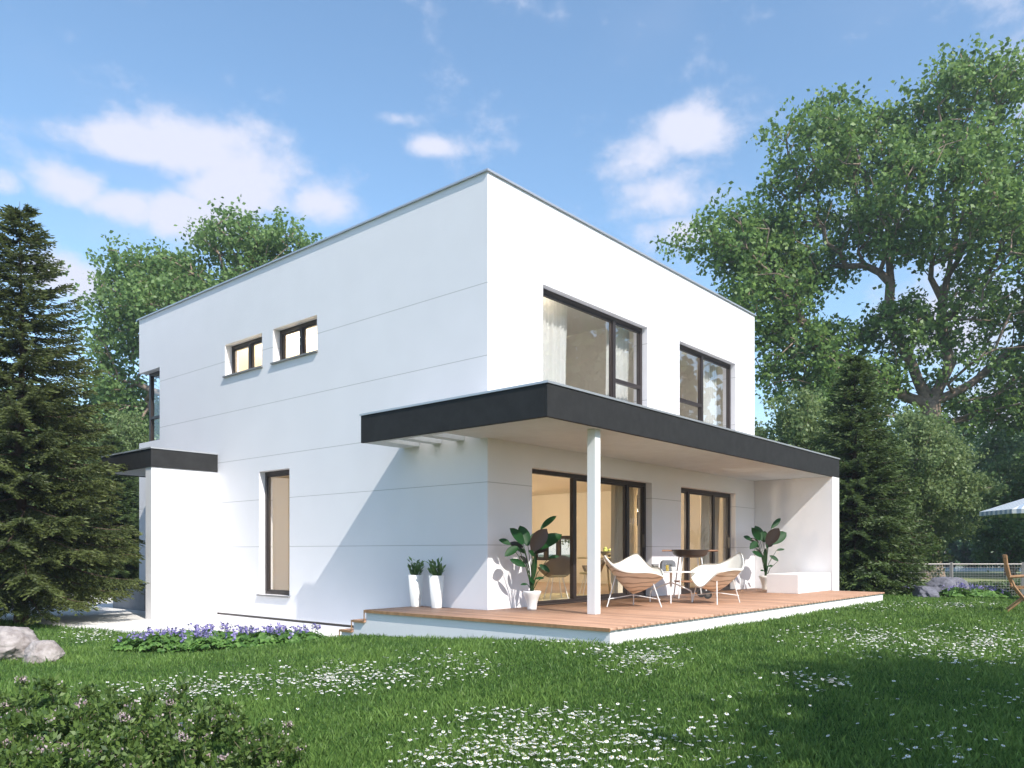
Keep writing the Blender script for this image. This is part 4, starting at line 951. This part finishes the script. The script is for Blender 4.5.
# ------------------------------------------------------------------ conifers
def conifer(name, px, d, h, rad, seed, nm, label, group=None, nwh=26, per=7, zb=None, bare=.06, top_thin=.9, bl=.085, dens=1.0, PW=.78):
    c = at(px, d); z = gz(*c) if zb is None else zb; r = np.random.default_rng(seed)
    root = empty(name, (c[0], c[1], z-.05), 0, label, 'conifer', group)
    BA, BB, ra, rb = [], [], [], []; LP, LD, LL, LT = [], [], [], []
    zs = np.linspace(0, h, 14); r0 = h*.0165
    for i in range(13):
        BA.append((.02*math.sin(i*.9), .02*math.cos(i), zs[i])); BB.append((.02*math.sin((i+1)*.9), .02*math.cos(i+1), zs[i+1])); ra.append(r0*(1-i/13.3)); rb.append(r0*(1-(i+1)/13.3))
    for w in range(nwh):
        t = (w/(nwh-1))**.92; z0 = h*(bare+(1-bare)*.965*t); prof = (1-t)**PW*(1 if t > .06 else .86)
        nb = max(4, int(per*(1.0-.35*t))); a0 = r.uniform(0, 6.28)
        for b in range(nb):
            a = a0+2*PI*b/nb+r.uniform(-.28, .28); L = rad*(prof*r.uniform(.74, 1.12)+.07)*(1 if t > .02 else .8); zz = z0+r.uniform(-.5, .5)*h/nwh
            u = np.array([math.cos(a), math.sin(a), 0]); sd = np.array([-u[1], u[0], 0]); up0 = -.20+.75*t; m = max(4, int(L/.14))
            pts = [np.array([0, 0, zz])]; 
            for i in range(1, m+1):
                q = i/m; slope = up0-.30*math.sin(PI*q*.8)+.34*q*q
                pts.append(pts[-1]+(u+np.array([0, 0, slope]))*L/m/math.sqrt(1+slope*slope)+sd*r.normal()*.012)
            for i in range(m):
                BA.append(pts[i]); BB.append(pts[i+1]); q = i/m; ra.append(.004+.012*L*(1-q)); rb.append(.004+.012*L*(1-q-1/m)*.9)
            # side twigs carrying needles, hanging a little at the ends
            nt = int(m*2.0*dens)
            tb = r.uniform(0, 1)
            for s in range(nt+1):
                q = .16+.84*s/nt; i = min(m-1, int(q*m)); base = pts[i]+(pts[i+1]-pts[i])*(q*m-i if i < m else 1); ax = pts[i+1]-pts[i]; ax = ax/np.linalg.norm(ax)
                for side in (-1, 1):
                    tl = (.10+.42*L*.42*(1-abs(q-.45)*1.1))*r.uniform(.7, 1.2) if s < nt else .16
                    tl = min(tl, .52)
                    dr = ax*.75+sd*side*r.uniform(.55, .95)+np.array([0, 0, r.uniform(-.42, -.02)]); dr /= np.linalg.norm(dr)
                    k = max(3, int(tl/(bl*.26)))
                    f = (np.arange(k)+r.uniform(0, .5))/k
                    pp = base+dr*tl*f[:, None]+np.array([0, 0, -.16])*tl*(f**2)[:, None]*1.6
                    cr = np.cross(dr, [0, 0, 1.0]); cr /= max(np.linalg.norm(cr), 1e-3)
                    sg = np.where(np.arange(k) % 2 == 0, 1, -1)[:, None]
                    dd = dr*.85+cr*sg*.62+r.normal(size=(k, 3))*.28+np.array([0, 0, -.12]); 
                    LP.append(pp); LD.append(dd); LL.append(np.full(k, bl)*r.uniform(.8, 1.2, k)*(1.15-.4*f)); LT.append(np.clip(.15+.55*q+.3*(f-.5)+(tb-.5)*.35+r.normal(size=k)*.12, 0, 1))
                    LP.append(pp[-1:]); LD.append(dr[None]); LL.append(np.array([bl*1.3])); LT.append(np.array([.95]))
    V, F = tube_segments(np.array(BA), np.array(BB), np.array(ra), np.array(rb), 5); np_mesh('trunk', V, F, M['barkd'], root, smooth_=True)
    P = np.concatenate(LP); D = np.concatenate(LD); L = np.concatenate(LL); T = np.concatenate(LT)
    V, F, _ = leaf_quads(P, D, L, L*.17, r, .1); np_mesh('crown', V, F, M[nm], root, tint=T)
    return root
CN = conifer('conifer', 21, 15.1, 8.15, 2.2, 41, 'needle', 'tall dark conifer at the left edge beside the pale boulders', 'conifers near the house', nwh=38, per=10, dens=1.3, bare=.095, PW=.80)
c2 = conifer('conifer', 855, 20.6, 6.35, 1.85, 42, 'needle2', 'dark conifer just right of the terrace fin wall', 'conifers near the house', nwh=32, per=10, bl=.10, bare=.10, dens=1.25)
o = copy_tree(c2); c = at(112, 27); o.location = (*c, -.5); o.scale = (1.0, 1.0, .85); o['label'] = 'shaded conifer behind the left conifer, next to the porch canopy'
o = copy_tree(c2); c = at(-60, 19); o.location = (*c, -.5); o.scale = (1.1, 1.1, 1.05); o.rotation_euler = (0, 0, 2); o['label'] = 'conifer outside the left picture edge'
print('trees done', sum(len(m.polygons) for m in bpy.data.meshes))
# dark clipped hedge behind the wire fence
def hedge():
    r = np.random.default_rng(6); n = 26000; u = r.uniform(-5, 9.5, n); v = r.uniform(.25, .8, n); z = r.uniform(0, 1, n)**.8*.38*(1+.16*np.sin(u*2.1)+.1*np.sin(u*5))
    o = at(900, 24); P = np.stack([o[0]+u*RIGHT[0]+v*FWD[0], o[1]+u*RIGHT[1]+v*FWD[1], -.5+z], 1)
    V, F, T = leaf_quads(P, r.normal(size=(n, 3)), .085, .03, r); h = np_mesh('hedge', V, F, M['leafd'], tint=T*.7)
    tag(h, 'low dark hedge growing behind the wire mesh fence', 'hedge')
hedge()

# ------------------------------------------------------------------ flower beds and shrubs
def bed_plant(seed, hgt=.24, leafm='bedleaf'):
    root = empty('flowering_plant', label='x', cat='plant'); r = random.Random(seed); lf = MB(); st = MB(); fl = MB()
    for i in range(64):
        a = r.uniform(0, 2*PI); d = .30*math.sqrt(r.random()); h = (hgt*.82)*(1-.55*(d/.30)**2)*r.uniform(.55, 1.1); s = r.uniform(.05, .085)
        cc = Vector((d*math.cos(a), d*math.sin(a), h)); tilt = Vector((math.cos(a)*.45+r.uniform(-.3, .3), math.sin(a)*.45+r.uniform(-.3, .3), 1)).normalized()
        u = tilt.orthogonal().normalized(); w = tilt.cross(u); n = 10; ph = r.uniform(0, 6)
        vs = [cc-tilt*.012]+[cc+(u*math.cos(ph+2*PI*k/n)+w*math.sin(ph+2*PI*k/n))*s*(1 if k % 2 == 0 else .74)+tilt*(.006 if k % 2 else -.012) for k in range(n)]
        lf.add(vs, [(0, 1+k, 1+(k+1) % n) for k in range(n)])
        if i % 3 == 0: st.tube([(cc.x*.3, cc.y*.3, 0), (cc.x*.7, cc.y*.7, h*.6), cc-tilt*.01], .003, 4, caps=False)
    for i in range(9):
        a = r.uniform(0, 2*PI); d = .27*math.sqrt(r.random()); h = hgt*r.uniform(.95, 1.3); x, y = d*math.cos(a), d*math.sin(a)
        st.tube([(x*.6, y*.6, 0), (x, y, h)], .0028, 4, caps=False)
        for k in range(9):
            q = Vector((x+r.uniform(-.03, .03), y+r.uniform(-.03, .03), h-r.uniform(0, .075))); dn = Vector((r.uniform(-1, 1), r.uniform(-1, 1), r.uniform(.1, 1))).normalized(); s = r.uniform(.011, .02); u = dn.orthogonal().normalized(); w = dn.cross(u)
            fl.add([q+(u*math.cos(2*PI*j/5)+w*math.sin(2*PI*j/5))*s for j in range(5)], [(0, 1, 2, 3, 4)])
    for nm, mb, m in (('foliage', lf, leafm), ('stem', st, 'bush'), ('flowers', fl, 'purple')):
        o = mb.build(nm, M[m], root); a = o.data.attributes.new('tint', 'FLOAT', 'FACE'); rr = np.random.default_rng(seed); nf = len(o.data.polygons)
        a.data.foreach_set('value', np.clip(np.repeat(rr.uniform(0, 1, nf//5+1), 5)[:nf], 0, 1).astype(np.float32))
    return root
bp = [bed_plant(51), bed_plant(52)]; used = [False, False]
rr = random.Random(4); BED = []
a0 = np.array(at(136, 11.2)); a1 = np.array(at(288, 11.5)); stepv = np.array([FWD[0], FWD[1]])
nm_ = ['first', 'second', 'third', 'fourth', 'fifth', 'sixth', 'seventh', 'eighth']
def put_bed(k, x, y, label, group, s=1):
    o = bp[k % 2] if not used[k % 2] else copy_tree(bp[k % 2]); used[k % 2] = True
    o.location = (x, y, gz(x, y)-.01); o.rotation_euler = (0, 0, rr.uniform(0, 6)); o.scale = (s, s, s*rr.uniform(.9, 1.1)); o['label'] = label; o['category'] = 'plant'; o['group'] = group
k = 0
for row, (v, n) in enumerate(((0, 7), (.55, 7))):
    for i in range(n):
        p = a0+(a1-a0)*((i+.5*row*.6)/(n-1)) + stepv*(v+rr.uniform(-.08, .08)); 
        put_bed(k, p[0], p[1], 'purple-flowered plant in the %s row of the left flower bed, %s from the left' % (('front', 'back')[row], nm_[i]), 'purple flowering plants in the left bed', rr.uniform(1.0, 1.22)); k += 1
for i, (px, d) in enumerate(((900, 21.2), (915, 21.4), (956, 19.7), (972, 19.9), (988, 20.2), (978, 21.2), (996, 21.3), (893, 20.2))):
    c = at(px, d); put_bed(i, c[0], c[1], 'purple-flowered plant in the bed by the wire fence, %s of eight' % nm_[i], 'purple flowering plants by the fence', 1.35)
def shrub(seed):
    root = empty('flowering_shrub', label='x', cat='shrub'); r = np.random.default_rng(seed)
    NN, par, R, tips = grow_tree([(0, 0, 0), (0, 0, .05)], [((0, 0, .20), (.36, .36, .16), 1), ((.1, .1, .30), (.2, .2, .12), .5)], 260, seed, step=.07, alpha=.3, tip=.0016)
    i = np.arange(1, len(NN)); V, F = tube_segments(NN[par[i]], NN[i], R[i]*1.0, R[i], 4); np_mesh('stem', V, F, M['bark'], root)
    n = 1700; ci = r.choice(np.arange(2, len(NN)), n); P = NN[ci]+r.normal(size=(n, 3))*.018; D = r.normal(size=(n, 3))*.7+np.array([0, 0, .55])
    V, F, T = leaf_quads(P, D, r.uniform(.03, .055, n), .0115, r, .3); np_mesh('foliage', V, F, M['bush'], root, tint=T)
    hi = tips[np.argsort(-NN[tips, 2])][:60]; hi = r.choice(hi, 20, replace=len(hi) < 20); m = 16; P = np.repeat(NN[hi]+np.array([0, 0, .02]), m, 0)+r.normal(size=(20*m, 3))*np.array([.016, .016, .011])
    V, F, T = leaf_quads(P, r.normal(size=(20*m, 3))+np.array([0, 0, .5]), .017, .0075, r, .2); np_mesh('flowers', V, F, M['pink'], root, tint=T)
    return root
sh = [shrub(61), shrub(62)]
SPOTS = [('front', 4.55, [(-10, .9), (75, .95), (160, .95), (240, .85)]), ('second', 5.1, [(-50, 1.0), (20, 1.1), (105, 1.05), (190, .95), (270, .75)]), ('third', 5.8, [(60, 1.15), (150, .95), (215, .7)]), ('back', 6.4, [(-10, 1.05), (110, .75)])]
i = 0
for row, d, L in SPOTS:
    for q, (px, s) in enumerate(L):
        o = sh[i % 2] if i < 2 else copy_tree(sh[i % 2]); c = at(px, d+rr.uniform(-.15, .15)); o.location = (*c, gz(*c)-.03); o.scale = (s, s, s*1.15); o.rotation_euler = (0, 0, rr.uniform(0, 6)); i += 1
        o['label'] = 'low pink-flowered shrub, %s from the left in the %s row, lower left' % (nm_[q], row); o['group'] = 'low pink-flowered shrubs in the foreground'; o['category'] = 'shrub'

# ------------------------------------------------------------------ grass
NOGRASS = lambda x, y: in_poly(x, y, PAVE) | ((x > DK[0]-.01) & (x < DK[1]+.0) & (y > DK[2]) & (y < DK[3]+.62)) | ((x > -.02) & (x < HW+.02) & (y > -.1) & (y < HL)) | ((x > 9.3) & (x < KX) & (y > GY) & (y < .1))
def grass():
    r = np.random.default_rng(7); n = 1000000
    d = np.exp(r.uniform(math.log(3.0), math.log(30), n)); th = r.uniform(-.86, .72, n)
    dx = d*np.tan(np.clip(th, -.9, .9)); x = CAM[0]+dx*RIGHT[0]+d*FWD[0]; y = CAM[1]+dx*RIGHT[1]+d*FWD[1]
    k = ~NOGRASS(x, y); x, y, d = x[k], y[k], d[k]; n = len(x); z = ground(x, y)-.006
    pn = np.sin(x*2.1+1.3*np.sin(y*1.7))*np.sin(y*2.6+1.1*np.sin(x*1.3)); pn2 = np.sin(x*7+2*np.sin(y*5))*np.sin(y*8+x*2)
    h = r.gamma(7, 1/7, n)*(.034+.007*pn+.004*pn2)*(1+.012*d); a = r.uniform(0, 2*PI, n); w = (.0014+.00058*d)*r.uniform(.7, 1.3, n)
    lean = r.uniform(.15, .75, n)*h; la = r.uniform(0, 2*PI, n)
    ex, ey = np.cos(a)*w, np.sin(a)*w; lx, ly = np.cos(la)*lean, np.sin(la)*lean
    B = np.stack([x, y, z], 1)
    V = np.stack([B+np.stack([-ex, -ey, 0*x], 1), B+np.stack([ex, ey, 0*x], 1), B+np.stack([lx*.45+ex*.6, ly*.45+ey*.6, h*.62], 1), B+np.stack([lx, ly, h], 1)], 1).reshape(-1, 3)
    F = np.arange(4*n).reshape(n, 4); T = np.clip(.42+.20*pn+.12*pn2+r.normal(size=n)*.24, 0, 1)
    o = np_mesh('grass', V, F, M['grass'], tint=T); tag(o, 'short green grass blades covering the whole lawn', 'grass', kind='stuff')
grass()
# ------------------------------------------------------------------ daisies
def daisies():
    r = np.random.default_rng(12)
    def scat(n, px, py, rx, ry, tilt=0):
        n = int(n*1.55)
        a = r.uniform(0, 2*PI, n); q = r.beta(1.3, 1.35, n)*1.12; u = np.cos(a)*q*rx; v = np.sin(a)*q*ry
        return np.stack([px+u, py+v+tilt*u], 1)
    # drifts of daisies: centre, size and number
    S = [scat(430, 330, 677, 165, 17, -.05), scat(150, 190, 688, 90, 14, -.1), scat(330, 520, 742, 130, 34, -.02), scat(170, 640, 745, 150, 36), scat(80, 470, 760, 100, 14), scat(60, 540, 713, 140, 10), scat(170, 645, 656, 48, 17, -.05), scat(50, 600, 650, 40, 8),
         scat(330, 880, 638, 100, 19, .02), scat(330, 985, 643, 75, 22, -.06), scat(40, 830, 681, 36, 9), scat(14, 780, 675, 30, 4), scat(30, 940, 745, 60, 22), scat(26, 1010, 700, 60, 40), scat(90, 955, 604, 50, 4), scat(60, 880, 606, 90, 5),
         scat(110, 92, 634, 36, 9), scat(60, 440, 627, 100, 5, .03), scat(40, 560, 640, 60, 6), scat(30, 450, 655, 60, 8), scat(26, 210, 715, 90, 16), scat(40, 120, 690, 60, 8), scat(26, 760, 700, 200, 40)]
    Q = np.concatenate(S); pts = []
    for px, py in Q:
        lo, hi = 2.5, 40.
        f = lambda d: CAM[2]-(py-552.06)/FPX*d - gz(*at(px, d))
        if py < 560: continue
        d = lo; ok = False
        while d < 30:
            if f(d) < .05: ok = True; break
            d += .15
        if ok: x, y = at(px, d-.07); pts.append((x, y, d))
    P = np.array(pts); k = ~NOGRASS(P[:, 0], P[:, 1]); P = P[k]; P = P[np.argsort(P[:, 2])]
    def head(rad, r_):
        V = []; F = []; mi = []; n = 9
        for i in range(n):
            a = 2*PI*i/n; b = .30; s = rad; u = np.array([math.cos(a), math.sin(a)]); w = np.array([-u[1], u[0]])
            o = len(V); V += [(*(u*s*.2), .001), (*(u*s*.68-w*s*.24), .002), (*(u*s), -.001), (*(u*s*.68+w*s*.24), .002)]; F.append((o, o+1, o+2, o+3)); mi.append(0)
        o = len(V); V += [(rad*.27*math.cos(2*PI*j/4), rad*.27*math.sin(2*PI*j/4), .006) for j in range(4)]; F.append((o, o+1, o+2, o+3)); mi.append(1)
        return V, F, mi
    hv, hf, hm = head(.0145, r); hv = np.array(hv); hf = np.array(hf); hm = np.array(hm)
    sv = np.array([(-.0014, 0, -.11), (.0014, 0, -.11), (.0014, 0, 0), (-.0014, 0, 0)])
    V1 = np.concatenate([hv, sv]); F1 = np.concatenate([hf, [[len(hv), len(hv)+1, len(hv)+2, len(hv)+3]]]); M1 = np.concatenate([hm, [2]])
    proto = []
    for v in range(3):
        t = r.uniform(-.35, .35, 2); V = V1.copy(); V[:len(hv), 2] += V[:len(hv), 0]*t[0]+V[:len(hv), 1]*t[1]; V[:, 2] += .052
        proto.append(np_mesh('daisy', V, F1, [M['petal'], M['yolk'], M['grass']], mi=M1))
    near = P[:300]; far = P[300:]
    for i, (x, y, d) in enumerate(near):
        o = proto[i] if i < 3 else proto[i % 3].copy()
        if i >= 3: COL.objects.link(o)
        s = r.uniform(.7, 1.2); o.location = (x, y, gz(x, y)+r.uniform(-.02, .01)); o.scale = (s, s, 1); o.rotation_euler = (0, 0, r.uniform(0, 6))
        tag(o, 'small white daisy in the foreground lawn', 'daisy', 'white daisies scattered over the near lawn')
    n = len(far); s = r.uniform(.75, 1.25, n)*(1+.012*(far[:, 2]-8)); z = ground(far[:, 0], far[:, 1])+r.uniform(.03, .065, n); t = r.uniform(-.4, .4, (n, 2))
    H = np.repeat(V1[None], n, 0)*np.array([1, 1, 1.0]); H[:, :, 2] += H[:, :, 0]*t[:, :1]+H[:, :, 1]*t[:, 1:]; H[:, :, :2] *= s[:, None, None]; H += np.stack([far[:, 0], far[:, 1], z], 1)[:, None]
    F = (F1[None]+np.arange(n)[:, None, None]*len(V1)).reshape(-1, 4)
    o = np_mesh('daisies', H.reshape(-1, 3), F, [M['petal'], M['yolk'], M['grass']], mi=np.tile(M1, n)); tag(o, 'drifts of small white daisies across the lawn farther off', 'daisies', kind='stuff')
daisies()
print('scene faces', sum(len(m.polygons) for m in bpy.data.meshes), 'objects', len(bpy.data.objects))

# ------------------------------------------------------------------ air
def haze():
    mb = MB(); mb.box(-700, 700, -700, 700, -2.2, 34); m = bpy.data.materials.new('haze'); m.use_nodes = True; nt = m.node_tree; nt.nodes.clear()
    out = nt.nodes.new('ShaderNodeOutputMaterial'); v = nt.nodes.new('ShaderNodeVolumePrincipled'); v.inputs['Color'].default_value = (.80, .88, .97, 1); v.inputs['Density'].default_value = HAZE; v.inputs['Anisotropy'].default_value = .3
    nt.links.new(v.outputs[0], out.inputs['Volume']); o = mb.build('haze', m); tag(o, 'thin pale blue haze over the garden', kind='stuff')
HAZE = .0011
haze()
